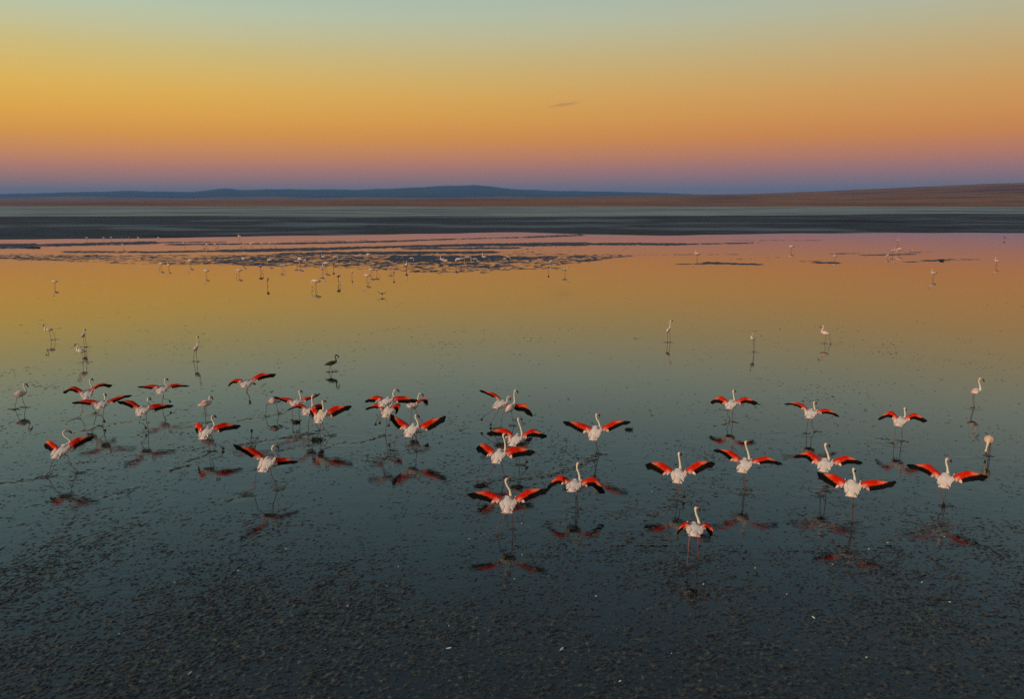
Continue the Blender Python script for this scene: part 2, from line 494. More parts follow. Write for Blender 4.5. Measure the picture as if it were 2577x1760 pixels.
    for a, b, c, d in quads:
        k = len(V4); V4 += [(a, b, 0), (c, b, 0), (c, d, 0), (a, d, 0)]; F4.append((k, k + 1, k + 2, k + 3))
    me = bpy.data.meshes.new('water_edge'); me.from_pydata(V4, [], F4)
    t = me.attributes.new('ripple', 'FLOAT', 'POINT'); t.data.foreach_set('value', np.full(len(V4), 0.008, dtype=np.float32))
    me.materials.append(M_WATER)
    o3 = bpy.data.objects.new('water_edge', me); COL.objects.link(o3)
    with bpy.context.temp_override(active_object=o1, selected_editable_objects=[o1, o2, o3], object=o1, selected_objects=[o1, o2, o3]):
        bpy.ops.object.join()
    o1['kind'] = 'structure'
    return o1


def build_rings():
    """small wavelets spreading from legs that stand in the water"""
    V, F = [], []
    rnd = random.Random(9)
    NR, NA = 22, 30
    for p in FEET:
        if rnd.random() < 0.5:
            continue
        lam = rnd.uniform(0.09, 0.14); R = rnd.uniform(0.25, 0.45); A = rnd.uniform(0.002, 0.0045); ph = rnd.uniform(0, 6.28)
        k = len(V)
        for i in range(NR):
            r = 0.03 + (R - 0.03) * i / (NR - 1)
            for j in range(NA):
                a = 2 * math.pi * j / NA
                rr = r * (1 + 0.05 * math.sin(2 * a + ph))
                z = 0.003 + A * 0.5 * (1 + math.cos(2 * math.pi * r / lam)) * math.exp(-r / 0.25)
                if i == NR - 1:
                    z = -0.003
                V.append((p[0] + rr * math.cos(a), p[1] + rr * math.sin(a), z))
        for i in range(NR - 1):
            for j in range(NA):
                a = k + i * NA + j; b = k + i * NA + (j + 1) % NA
                F.append((a, a + NA, b + NA, b))
    o = link('ripple_rings', V, F, M_WATER)
    t = o.data.attributes.new('ripple', 'FLOAT', 'POINT'); t.data.foreach_set('value', np.full(len(V), 0.012, dtype=np.float32))
    o['kind'] = 'stuff'; o['label'] = 'small rings of ripples round the legs of the birds'; o['category'] = 'ripples'


def build_clods():
    MOUNDS = [(p[0], p[1], 0.2) for p in FEET]
    V_all, objs = [], []
    bands = [(9.0, 17.0, 0.026, 0.03), (17.0, 26.0, 0.036, 0.05), (26.0, 44.0, 0.06, 0.09), (44.0, 82.0, 0.10, 0.19), (82.0, 118.0, 0.2, 0.4)]
    for i, (y0, y1, dx, dy) in enumerate(bands):
        half = y1 * 0.66 + 3
        x = np.arange(-half, half, dx); y = np.arange(y0, y1 + dy * 0.5, dy)
        X, Y = np.meshgrid(x, y)
        X = X + RNG.uniform(-0.3, 0.3, X.shape) * dx; Yj = Y + RNG.uniform(-0.3, 0.3, X.shape) * dy
        s = [1.3, 1.0, 0.7, 0.45, 0.24][i]
        n = perlin(X * 9.0 * s, Yj * 12.5 * s, 1) + 0.85 * perlin(X * 19 * s + 3 * perlin(X * 2, Yj * 2, 77), Yj * 27 * s, 2) + 0.45 * perlin(X * 3.3, Yj * 4.7, 3)
        n = n / 0.40
        thr = np.interp(Yj, [10, 13, 16, 20, 26, 34, 45, 60, 82], [-0.25, 0.0, 0.35, 0.80, 1.15, 1.4, 1.55, 1.7, 1.95])
        thr = thr - 0.8 * perlin(X * 0.45, Yj * 0.32, 6) - 0.6 * perlin(X * 0.13, Yj * 0.10, 8) - 0.7 * perlin(X * 1.5, Yj * 1.3, 18)
        mound = np.zeros_like(X)
        for mx, my, mr in MOUNDS:
            if y0 - 1 < my < y1 + 1:
                d = np.hypot((X - mx) / 1.25, Yj - my) / mr
                mound = np.maximum(mound, np.clip(1.25 - d, 0, 1))
        for tr in TRAILS:
            g = [ground(u, v)[:2] for u, v in tr]
            if max(p[1] for p in g) < y0 - 1 or min(p[1] for p in g) > y1 + 1:
                continue
            for a, b in zip(g[:-1], g[1:]):
                mound = np.maximum(mound, 0.62 * np.clip(1.2 - seg_dist(X, Yj, a, b) / 0.13, 0, 1))
        thr = thr - mound * (thr + 0.9)
        amp = 0.013
        Z = amp * (n - thr)
        Z = np.where(Z > 0.03, 0.03 + (Z - 0.03) * 0.25, Z)
        Z = np.maximum(Z, -0.03)
        zq = np.maximum.reduce([Z[:-1, :-1], Z[1:, :-1], Z[:-1, 1:], Z[1:, 1:]])
        o = grid_mesh('mud_clods', X, Yj, Z, M_CLOD, keep=zq > 0.0)
        objs.append(o)
    with bpy.context.temp_override(active_object=objs[0], selected_editable_objects=objs, object=objs[0], selected_objects=objs):
        bpy.ops.object.join()
    o = objs[0]; o.name = 'mud_clods'
    o['kind'] = 'stuff'; o['label'] = 'dark wet clods of mud poking out of the shallow water'; o['category'] = 'mud'
    return o


def build_land():
    # one great sheet under everything
    o = link('ground', [(-30000, -3000, -0.06), (30000, -3000, -0.06), (30000, 40000, -0.06), (-30000, 40000, -0.06)], [(0, 1, 2, 3)], M_BED, smooth=False)
    o['kind'] = 'structure'
    # dark mud flat from the shoreline on
    xs = np.linspace(-900, 1100, 400); k = np.linspace(0, 1, 40) ** 1.6
    ys0 = shoreline_y(xs) + 7.0 * fbm(xs * 0.035, xs * 0 + 1.5, 5, 3)
    X, K = np.meshgrid(xs, k)
    far = 430 + 22 * np.interp(X, [-250, 250], [-1, 1])
    Y = ys0[None, :] + (far - ys0[None, :]) * K
    X = X * (1 + 0.6 * K)
    Z = -0.012 + 0.4 * K ** 0.8 + 0.05 * np.minimum(1, K * 12) * (0.5 + fbm(X * 0.03, Y * 0.06, 3, 12))
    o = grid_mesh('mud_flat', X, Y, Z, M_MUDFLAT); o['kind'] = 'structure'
    # pale salt crust behind it
    xs = np.linspace(-2200, 2400, 300); k = np.linspace(0, 1, 24)
    X, K = np.meshgrid(xs, k)
    y0 = 405 + 22 * np.interp(X, [-250, 250], [-1, 1]) + 85 * fbm(X * 0.007, X * 0 + 3.3, 6, 8)
    Y = y0 + (1150 - y0) * K
    Z = 0.46 + 0.25 * K + 0 * X
    o = grid_mesh('salt_flat', X, Y, Z, M_SALT); o['kind'] = 'structure'
    return


def ridge(name, crest_uv, dist, front, mat, rough_amp, wave, seed, back=1.5, rows=26, foot=0.0):
    """Rising land whose crest stands at a given distance; crest heights are read from the photograph."""
    us = np.array([p[0] for p in crest_uv], float); vs = np.array([p[1] for p in crest_uv], float)
    u = np.linspace(us[0], us[-1], 420)
    v = np.interp(u, us, vs)
    pts = []
    for a, b in zip(u, v):
        d = ray(a, b); t = dist / d[1]
        pts.append(CAM + d * t)
    pts = np.array(pts)
    K = np.linspace(0, back, rows)
    X = np.zeros((rows, len(u))); Y = X.copy(); Z = X.copy()
    for i, k in enumerate(K):
        X[i] = pts[:, 0] * (front + (dist - front) * k) / dist * 1.0 if k < 1 else pts[:, 0]
        Y[i] = front + (dist - front) * k
        s = k * k * (3 - 2 * k) if k <= 1 else max(0.0, 1 - (k - 1) * 0.35)
        s = 0.35 * min(k, 1) + 0.65 * s if k <= 1 else s
        Z[i] = foot + np.maximum(pts[:, 2] - foot, 0.1) * s
    am = rough_amp * np.clip(K, 0, 1)[:, None]
    Z += am * fbm(X / wave, Y / wave, 5, seed) * (Z / (Z.max() + 1e-6)) ** 0.5
    o = grid_mesh(name, X, Y, Z, mat); o['kind'] = 'structure'
    return o


def S(pts):
    """display-sized (2324 wide) readings to photo pixels"""
    return [(a * SW / 2324.0, b * SW / 2324.0) for a, b in pts]


def build_hills():
    far = S([(-900, 446), (-400, 443), (0, 441), (180, 435.5), (300, 434), (430, 436), (470, 432), (510, 428.5), (545, 432.5), (600, 429.5), (690, 431), (760, 430.5), (820, 432.5),
             (900, 428), (980, 424), (1040, 423), (1075, 421), (1110, 424), (1150, 428.5), (1250, 434.5), (1300, 433.5), (1400, 436), (1480, 438), (1560, 440.5), (1660, 444), (1900, 449), (3200, 452)])
    ridge('far_hills', far, 7500, 3800, M_HILL, 16, 500, 4, back=1.4)
    foot = S([(-900, 452), (-300, 450), (0, 447.5), (180, 445.5), (260, 448), (420, 450), (520, 447), (640, 446), (720, 449), (860, 447.5), (1000, 450), (1150, 446.5), (1300, 449), (1600, 452), (3200, 456)])
    ridge('foothills', foot, 4600, 2700, M_STEPPE, 5, 300, 24, back=1.25, rows=18)
    mid = S([(-900, 462), (-300, 459), (0, 457.5), (300, 455.5), (700, 453.5), (900, 451.5), (1050, 449.5), (1300, 447), (1500, 442.5), (1700, 440.5), (1800, 437), (1900, 432.5), (2000, 428.5),
             (2100, 424), (2200, 419.5), (2324, 414.5), (2700, 404), (3200, 398)])
    ridge('steppe_hills', mid, 2600, 1000, M_STEPPE, 2.2, 160, 14, back=1.6, foot=0.6)


# ------------------------------------------------------------------ bird building blocks
def catmull(P, n):
    P = np.asarray(P, float)
    if len(P) < 3:
        t = np.linspace(0, 1, n)[:, None]
        return P[0] * (1 - t) + P[-1] * t
    seg = np.linalg.norm(np.diff(P, axis=0), axis=1); cs = np.concatenate([[0], np.cumsum(np.maximum(seg, 1e-6))])
    s = np.linspace(0, cs[-1], n)
    out = []
    Q = np.vstack([2 * P[0] - P[1], P, 2 * P[-1] - P[-2]])
    for x in s:
        i = min(np.searchsorted(cs, x, side='right') - 1, len(P) - 2)
        t = (x - cs[i]) / (cs[i + 1] - cs[i])
        p0, p1, p2, p3 = Q[i], Q[i + 1], Q[i + 2], Q[i + 3]
        out.append(0.5 * ((2 * p1) + (-p0 + p2) * t + (2 * p0 - 5 * p1 + 4 * p2 - p3) * t * t + (-p0 + 3 * p1 - 3 * p2 + p3) * t ** 3))
    return np.array(out)


class MB:
    """collects verts, faces, colours and material numbers of one mesh"""
    def __init__(self):
        self.v, self.f, self.c, self.m = [], [], [], []

    def loft(self, P, W, H, cols, sides=10, mi=0, side0=None, lin=False):
        P = np.asarray(P, float); n = len(P)
        T = np.gradient(P, axis=0); T /= np.linalg.norm(T, axis=1)[:, None] + 1e-9
        s = np.cross(T[0], [0, 0, 1.0]) if side0 is None else np.asarray(side0, float)
        if np.linalg.norm(s) < 0.1:
            s = np.array([1.0, 0, 0])
        k0 = len(self.v)
        for i in range(n):
            s = s - T[i] * np.dot(s, T[i]); s /= np.linalg.norm(s) + 1e-9
            q = np.cross(s, T[i])
            for j in range(sides):
                a = 2 * math.pi * j / sides
                self.v.append(P[i] + s * (W[i] * math.cos(a)) + q * (H[i] * math.sin(a)))
                self.c.append(cols[i] if not callable(cols) else cols(i / (n - 1), math.sin(a)))
        for i in range(n - 1):
            for j in range(sides):
                a = k0 + i * sides + j; b = k0 + i * sides + (j + 1) % sides
                self.f.append((a, b, b + sides, a + sides)); self.m.append(mi)
        self.f.append(tuple(k0 + j for j in range(sides))[::-1]); self.m.append(mi)
        self.f.append(tuple(k0 + (n - 1) * sides + j for j in range(sides))); self.m.append(mi)

    def blade(self, P0, P1, width_dir, normal, w, thick, col, n=4, col2=None, root=0.55):
        """one feather: a thin, two-sided, round-tipped vane from P0 to P1"""
        prof = [root, 1.0, 0.95, 0.35] if n == 4 else [root] + [1.0] * (n - 2) + [0.35]
        k0 = len(self.v)
        for i in range(n):
            t = i / (n - 1)
            c = P0 * (1 - t) + P1 * t
            hw = w * 0.5 * prof[i]
            for sx, sz in ((-1, 1), (1, 1), (1, -1), (-1, -1)):
                self.v.append(c + width_dir * (sx * hw) + normal * (sz * thick * 0.5))
                self.c.append(col if col2 is None else tuple(a * (1 - t) + b * t for a, b in zip(col, col2)))
        for i in range(n - 1):
            for j in range(4):
                a = k0 + i * 4 + j; b = k0 + i * 4 + (j + 1) % 4
                self.f.append((a, b, b + 4, a + 4)); self.m.append(0)
        self.f.append((k0 + 3, k0 + 2, k0 + 1, k0)); self.m.append(0)
        k = k0 + (n - 1) * 4
        self.f.append((k, k + 1, k + 2, k + 3)); self.m.append(0)

    def build(self, name, mats, parent, origin, smooth=True):
        return link(name, np.array(self.v) - origin, self.f, mats=mats, midx=self.m, parent=parent, cols=self.c, smooth=smooth)


WHITE = (0.84, 0.725, 0.665); PINKW = (0.83, 0.60, 0.52)
RED = (0.64, 0.010, 0.003); ORANGE = (0.76, 0.070, 0.009); SALMON = (0.78, 0.22, 0.11); BLACK = (0.006, 0.005, 0.005)
LEG = (0.24, 0.085, 0.08); JOINT = (0.045, 0.022, 0.022); BILLP = (0.38, 0.11, 0.12); BILLB = (0.016, 0.012, 0.014)
BROWN = (0.085, 0.05, 0.032); NECK = (0.78, 0.66, 0.50)


def lerp(a, b, t):
    return tuple(x * (1 - t) + y * t for x, y in zip(a, b))


def head_and_bill(mb, bb, neck_pts, bill_tip, ncol, sides=8, neck0=None, scale=1.0, billc=(BILLP, BILLB), nseg=16, first=0.055):
    """neck loft from the shoulders up, head at its end; the hooked bill is a part of its own"""
    P = catmull(neck_pts, nseg)
    n = len(P)
    t = np.linspace(0, 1, n)
    R = np.interp(t, [0, 0.12, 0.3, 0.8, 0.88, 0.95, 1.0], [first, 0.046, 0.034, 0.025, 0.034, 0.038, 0.024]) * scale
    mb.loft(P, R, R, [ncol] * n, sides)
    # bill: leaves the head and bends down sharply
    h = P[-1]; d = bill_tip - h
    L = np.linalg.norm(d)
    if L > 0.17 * scale:
        d = d / L * 0.17 * scale
    fw = P[-1] - P[-3]; fw /= np.linalg.norm(fw) + 1e-9
    mid = h + d * 0.45 + np.array([0, 0, 0.030 * scale])
    B = catmull([h - fw * 0.012, mid, h + d * 0.86 + np.array([0, 0, 0.012]), h + d], 8)
    r = np.array([0.026, 0.029, 0.030, 0.029, 0.026, 0.021, 0.014, 0.006]) * scale
    cols = [billc[0]] * 4 + [lerp(billc[0], billc[1], .5)] + [billc[1]] * 3
    bb.loft(B, r * 0.8, r * 1.05, cols, 7)


def leg(mb, pts, scale=1.0, foot=False, lcol=LEG, side=None, dark_end=True):
    P = catmull(pts, 4 * len(pts)) if False else None
    pts = [np.asarray(p, float) for p in pts]
    # straight bones with a slight knob at each joint
    PP, RR, CC = [], [], []
    nb = len(pts) - 1
    for i in range(nb):
        for t in (0.0, 0.12, 0.5, 0.88):
            PP.append(pts[i] * (1 - t) + pts[i + 1] * t)
            g = (i + t) / nb
            r = np.interp(g, [0, 0.12, 0.3, 1.0], [0.030, 0.014, 0.009, 0.008])
            if t == 0.0 and i > 0:
                r = 0.0125
            RR.append(r * scale)
            CC.append(lerp(lcol, JOINT, 0.75 * g if dark_end else 0.2))
    PP.append(pts[-1]); RR.append(0.011 * scale); CC.append(JOINT)
    mb.loft(PP, RR, RR, CC, 6, mi=1)
    if foot:
        d = pts[-1] - pts[-2]; d /= np.linalg.norm(d) + 1e-9
        dn = d * 0.35 + np.array([0, 0, -0.5]); dn /= np.linalg.norm(dn)
        sd = np.cross(dn, [0, 1, 0]); sd /= np.linalg.norm(sd) + 1e-9
        k = len(mb.v)
        p = pts[-1]
        nn = np.cross(sd, dn)
        for q in (p - sd * 0.008, p + sd * 0.008, p + dn * 0.10 * scale + sd * 0.05 * scale, p + dn * 0.12 * scale, p + dn * 0.10 * scale - sd * 0.05 * scale):
            mb.v.append(q + nn * 0.004); mb.c.append(JOINT)
        for q in (p - sd * 0.008, p + sd * 0.008, p + dn * 0.10 * scale + sd * 0.05 * scale, p + dn * 0.12 * scale, p + dn * 0.10 * scale - sd * 0.05 * scale):
            mb.v.append(q - nn * 0.004); mb.c.append(JOINT)
        mb.f.append((k, k + 1, k + 2, k + 3, k + 4)); mb.m.append(1)
        mb.f.append((k + 9, k + 8, k + 7, k + 6, k + 5)); mb.m.append(1)
        for j in range(5):
            a, b = k + j, k + (j + 1) % 5
            mb.f.append((a, a + 5, b + 5, b)); mb.m.append(1)


def build_wing(root, origin, lead, trail, to3d, dl=(0.07, 0.11, 0.03), dt=(-0.07, 0.0, 0.02), warm=0.0, rnd=None, redlen=0.77):
    """spread wing: red coverts (a thin aerofoil) carrying a fan of black flight feathers"""
    rnd = rnd or random
    NT, NS = 22, 6
    L2 = catmull([(a, b, 0) for a, b in lead], NT); T2 = catmull([(a, b, 0) for a, b in trail], NT)
    tt = np.linspace(0, 1, NT)
    bulge = 0.45 * np.exp(-((tt - 0.87) / 0.09) ** 2)
    T2 = T2 + (T2 - L2) * bulge[:, None]
    Ld = np.interp(tt, [0, .5, 1], dl); Td = np.interp(tt, [0, .5, 1], dt)
    L = np.array([to3d(L2[i][0], L2[i][1], Ld[i]) for i in range(NT)])
    T = np.array([to3d(T2[i][0], T2[i][1], Td[i]) for i in range(NT)])

    def at(t, s):
        x = np.clip(t, 0, 1) * (NT - 1); i = min(int(x), NT - 2); f = x - i
        a = L[i] * (1 - f) + L[i + 1] * f; b = T[i] * (1 - f) + T[i + 1] * f
        return a * (1 - s) + b * s

    def rfrac(t):
        return float(np.interp(t, [0, 0.12, 0.35, 0.5, 0.65, redlen, 1], [0.80, 0.58, 0.54, 0.48, 0.36, 0.10, 0.03]))

    wm = MB()
    nrm = []
    for i in range(NT):
        a = L[min(i + 1, NT - 1)] - L[max(i - 1, 0)]; c = T[i] - L[i]
        nv = np.cross(a, c); nv /= np.linalg.norm(nv) + 1e-9
        if np.dot(nv, CAM - L[i]) < 0:
            nv = -nv
        nrm.append(nv)
    for i in range(NT):
        nv = nrm[i]
        t = i / (NT - 1)
        r = rfrac(t) * (1 + 0.06 * rnd.uniform(-1, 1))
        shrink = 1.0 if t < redlen else max(0.15, 1 - (t - redlen) / (1 - redlen))
        for side in (1, -1):
            for j in range(NS):
                s = r * j / (NS - 1)
                th = (0.019 * (1 - 0.55 * t)) * math.sin(math.pi * min(1.0, 0.18 + 0.82 * j / (NS - 1))) * shrink + 0.0025
                wm.v.append(at(t, s) + nv * (side * th + 0.006 * math.sin(math.pi * j / (NS - 1))))
                q = j / (NS - 1)
                c = RED
                edge = abs(q - 0.45) * 2
                c = lerp(c, ORANGE, min(1, max(0, edge - 0.50) * 0.9 + max(0, rnd.uniform(-0.6, 0.40))))
                if t < 0.2:
                    c = lerp(c, PINKW if q > 0.55 else ORANGE, (0.2 - t) / 0.2 * (0.35 + 0.6 * q))
                if t > 0.46:
                    c = lerp(c, SALMON, min(1, (t - 0.46) / 0.14) * (0.45 + 0.5 * q))
                if t > redlen - 0.02:
                    c = lerp(c, BLACK, min(1, (t - redlen + 0.02) / 0.05))
                wm.c.append(c)
    W2 = 2 * NS
    for i in range(NT - 1):
        for j in range(NS - 1):
            a = i * W2 + j
            wm.f.append((a, a + 1, a + 1 + W2, a + W2)); wm.m.append(0)
            b = i * W2 + NS + j
            wm.f.append((b, b + W2, b + 1 + W2, b + 1)); wm.m.append(0)
        for j0, j1 in ((0, NS), (2 * NS - 1, NS - 1)):
            a = i * W2
            wm.f.append((a + j0, a + j0 + W2, a + j1 + W2, a + j1)); wm.m.append(0)
    wm.f.append(tuple(range(NS)) + tuple(range(2 * NS - 1, NS - 1, -1))); wm.m.append(0)
    for row, (sa, sb, off) in enumerate(((0.20, 0.62, 0.013), (0.52, 1.10, 0.010))):
        for k in range(17):
            tm = 0.06 + (redlen - 0.06) * (k + 0.5) / 17
            i = min(int(tm * (NT - 1)), NT - 1)
            r = rfrac(tm); nv = nrm[i]
            p0 = at(tm - 0.01, r * sa); p1 = at(tm + 0.02, r * sb * rnd.uniform(0.9, 1.08))
            wd = at(tm + 0.03, 0.5) - at(tm - 0.03, 0.5)
            ax = p1 - p0; axn = ax / (np.linalg.norm(ax) + 1e-9)
            wd = wd - axn * np.dot(wd, axn); wl = np.linalg.norm(wd)
            if wl < 1e-4:
                continue
            c = RED if row == 0 else lerp(RED, ORANGE, rnd.uniform(0.1, 0.9))
            if tm < 0.17:
                c = lerp(c, PINKW, (0.17 - tm) / 0.17 * 0.9)
            if tm > 0.5:
                c = lerp(c, SALMON, min(1, (tm - 0.5) / 0.2) * rnd.uniform(0.3, 0.9))
            wm.blade(p0 + nv * off, p1 + nv * (off * 0.7), wd / wl, nv, min(wl * 0.9, 0.075), 0.003, tuple(x * rnd.uniform(0.85, 1.05) for x in c), 4, col2=tuple(lerp(c, ORANGE, 0.35)), root=0.8)
    w = wm.build('wing', [M_PLUME], root, origin)
    fm = MB()
    NF = 25
    for k in range(NF):
        t0 = 0.115 + (1 - 0.115) * k / NF; t1 = 0.115 + (1 - 0.115) * (k + 1) / NF
        tm = 0.5 * (t0 + t1)
        i = min(int(tm * (NT - 1)), NT - 1)
        nv = nrm[i]
        s0 = rfrac(tm) * 0.72
        out = 0.03 * max(0, (tm - 0.55)) * 2                      # outer quills lean towards the tip
        p0 = at(tm - 0.02, s0)
        ext = 1.0 + rnd.uniform(-0.03, 0.03) + (0.03 if k % 2 else -0.015)
        e = at(min(1.0, tm + 0.03 + out), 1.0)
        p1 = p0 + (e - p0) * ext
        wd = at(min(1, t1 + 0.03), 0.85) - at(max(0, t0 - 0.03), 0.85)
        ln = np.linalg.norm(wd)
        ax = p1 - p0; axn = ax / (np.linalg.norm(ax) + 1e-9)
        wd = wd - axn * np.dot(wd, axn)
        wl = np.linalg.norm(wd)
        if wl < 1e-4:
            continue
        col = BLACK if k > 0 else lerp(PINKW, ORANGE, .3)
        sh = rnd.uniform(0.7, 1.5)
        fm.blade(p0 - nv * (0.006 + 0.0012 * (k % 3)), p1 - nv * (0.004 + 0.0012 * (k % 3)), wd / wl, nv, min(max(wl * 1.05, 0.024), 0.11), 0.003, tuple(c * sh for c in col), 4, root=0.8)
    fm.build('flight_feathers', [M_FLIGHT], w, origin, smooth=False)
    return w


def bird_root(name, base, label, group, category='flamingo'):
    e = bpy.data.objects.new(name, None)
    e.empty_display_size = 0.3
    COL.objects.link(e)
    e.location = base
    e['label'] = label; e['category'] = category; e['group'] = group
    return e


def make_bird(spec):
    """A bird whose joints are read from the photograph; each joint gets its own distance from the camera."""
    x0, y0, s = spec['crop']
    uv = lambda p: (x0 + p[0] / s, y0 + p[1] / s)
    gp = [ground(*uv(p)) for p in spec['ground']]
    base = np.mean(gp, axis=0); base[2] = 0
    f = base - CAM; f[2] = 0; f /= np.linalg.norm(f)
    rnd = random.Random(spec['label'])
    sc = spec.get('scale', 1.0)

    def to3d(a, b, d):
        return on_plane(*uv((a, b)), base, f, d * sc)

    root = bird_root('flamingo', base.tolist(), spec['label'], spec['group'])
    body = MB(); bill = MB()
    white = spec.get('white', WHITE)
    dd0, dd1 = spec.get('dd', (-0.24, 0.14))
    tail = to3d(*spec['tail'], dd0); sh = to3d(*spec['sh'], dd1)
    winged = 'LW' in spec
    neck_px = spec['neck']
    nd = spec.get('nd')
    nd = nd if nd else [dd1 + 0.05 + 0.03 * i for i in range(len(neck_px))]
    neck = [to3d(p[0], p[1], d) for p, d in zip(neck_px, nd)]
    # torso, neck and head as one spine
    ax = sh - tail; axl = np.linalg.norm(ax); axn = ax / axl
    if winged:
        drop = np.array([0, 0, -0.055]) * sc
        pts = [tail, tail + ax * 0.22 + drop * 0.2, tail + ax * 0.5 + drop * 0.8, tail + ax * 0.8 + drop, sh + axn * 0.02 + drop * 1.0]
        Wd = [0.050, 0.095, 0.165, 0.205, 0.150]; Hd = [0.014, 0.050, 0.092, 0.105, 0.090]
    else:
        bw = spec.get('bw', 1.0)
        pts = [tail, tail + ax * 0.2, tail + ax * 0.5, tail + ax * 0.8, sh]
        Wd = [0.020, 0.060, 0.105, 0.105, 0.075]; Hd = [0.020, 0.062, 0.115, 0.115, 0.080]
        Wd = [w * bw for w in Wd]; Hd = [h * bw for h in Hd]
    P0 = catmull(pts, 12)
    n0 = len(P0)
    t0 = np.linspace(0, 1, len(pts)); ti = np.linspace(0, 1, n0)
    W = np.interp(ti, t0, Wd) * sc; H = np.interp(ti, t0, Hd) * sc
    NK = catmull([pts[-1]] + neck, 20)
    n1 = len(NK)
    tn = np.linspace(0, 1, n1)
    R = np.interp(tn, [0, 0.10, 0.22, 0.40, 0.82, 0.89, 0.95, 1.0], [Wd[-1], 0.066, 0.037, 0.025, 0.0195, 0.030, 0.034, 0.020]) * sc
    ncol = spec.get('neckc', NECK)
    bcols = []
    for t in ti:
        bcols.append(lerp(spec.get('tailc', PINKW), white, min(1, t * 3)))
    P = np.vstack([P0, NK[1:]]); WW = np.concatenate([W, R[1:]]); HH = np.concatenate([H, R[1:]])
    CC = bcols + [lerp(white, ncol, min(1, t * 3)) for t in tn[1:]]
    side0 = np.cross(axn, [0, 0, 1.0])
    body.loft(P, WW, HH, CC, 12, 0, side0)
    # bill
    tip = to3d(spec['bill'][0], spec['bill'][1], nd[-1])
    h = P[-1]; d = tip - h
    Ld = np.linalg.norm(d)
    d = d / (Ld + 1e-9) * min(max(Ld, 0.11 * sc), 0.17 * sc)
    fw = P[-1] - P[-3]; fw /= np.linalg.norm(fw) + 1e-9
    mid = h + d * 0.42 + np.array([0, 0, 0.026 * sc])
    B = catmull([h - fw * 0.01, mid, h + d * 0.85 + np.array([0, 0, 0.008]), h + d], 8)
    r = np.array([0.024, 0.027, 0.029, 0.029, 0.026, 0.021, 0.014, 0.006]) * sc
    bc = spec.get('billc', (BILLP, BILLB))
    bill.loft(B, r * 0.8, r * 1.05, [bc[0]] * 3 + [lerp(bc[0], bc[1], .6)] + [bc[1]] * 4, 7)
    # legs
    for lg in spec['legs']:
        pl = lg[0]; on_ground = lg[1]
        m = len(pl)
        if on_ground:
            fp = ground(*uv(pl[-1]))
            FEET.append(fp[:2])
            fp = fp + np.array([0, 0, -0.02])
            dfoot = np.dot(fp - base, f)
            q = [to3d(p[0], p[1], dfoot * sc * (i / (m - 1)) / sc) for i, p in enumerate(pl[:-1])] + [fp]
        else:
            q = [to3d(p[0], p[1], lg[2] if len(lg) > 2 else 0.0) for p in pl]
        hipz = P0[6] * 0.75 + q[0] * 0.25
        leg(body, [hipz] + q, sc, foot=not on_ground, lcol=spec.get('legc', LEG))
    body.build('body', [M_PLUME, M_SKIN], root, base)
    bill.build('bill', [M_BILL], root, base)
    up = np.array([0, 0, 1.0])
    if winged:
        tf = MB()
        sd = side0 / np.linalg.norm(side0)
        nv = np.cross(sd, axn); nv = nv if nv[2] > 0 else -nv
        for k in range(7):
            a = (k - 3) / 3.0
            p0 = tail + ax * 0.30 + sd * a * 0.04 * sc - nv * 0.01
            p1 = tail - axn * (0.03 - 0.02 * abs(a)) * sc + sd * a * 0.115 * sc - nv * 0.012 * abs(a)
            tf.blade(p0, p1, sd, nv, 0.05 * sc, 0.004, lerp(PINKW, WHITE, rnd.random()), 4)
        # loose scapulars over the wing roots
        for q in (-1, 1):
            for k in range(7):
                a = 0.2 + 0.11 * k
                p0 = tail + ax * (a + 0.18) + sd * q * (0.080 + 0.014 * k) * sc + nv * 0.045 * sc
                p1 = tail + ax * (a - 0.08) + sd * q * (0.095 + 0.03 * rnd.random() + 0.12 * a) * sc + nv * 0.012 * sc
                tf.blade(p0, p1, sd, nv, 0.042 * sc, 0.004, lerp(PINKW, WHITE, 0.4 + 0.6 * rnd.random()), 4)
        tf.build('tail_feathers', [M_PLUME], root, base, smooth=False)
        for key in ('LW', 'RW'):
            if key not in spec:
                continue
            ws = spec[key]
            kw = {}
            if len(ws) > 2:
                dtip = ws[2]
                kw = dict(dl=(0.07, 0.07 + dtip * 0.55, dtip), dt=(-0.07, -0.03 + dtip * 0.5, dtip))
            build_wing(root, base, ws[0], ws[1], to3d, rnd=rnd, **kw)
    else:
        sd = side0 / np.linalg.norm(side0)
        wc = spec.get('wingc', (lerp(WHITE, SALMON, .08), lerp(RED, PINKW, .5), lerp(BLACK, PINKW, .3)))
        bw = spec.get('bw', 1.0)
        for q in (-1, 1):
            fw_ = MB()
            Pw = catmull([sh - ax * 0.06 + sd * q * 0.05 * sc, tail + ax * 0.6 + sd * q * 0.062 * sc * bw, tail + ax * 0.25 + sd * q * 0.045 * sc * bw + up * 0.005, tail - axn * 0.03 + sd * q * 0.012], 9)
            ww = np.array([0.02, 0.045, 0.055, 0.056, 0.05, 0.042, 0.032, 0.02, 0.006]) * sc * bw
            hh = np.array([0.03, 0.075, 0.095, 0.098, 0.088, 0.07, 0.048, 0.028, 0.008]) * sc * bw
            def cf(t, a):
                c = lerp(wc[0], wc[1], min(1, max(0, (-a - 0.35) * 1.6)))
                return lerp(c, wc[2], min(1, max(0, (t - 0.8) / 0.15)))
            fw_.loft(Pw, ww, hh, cf, 10, 0, sd)
            fw_.build('wing', [M_PLUME], root, base)
    return root


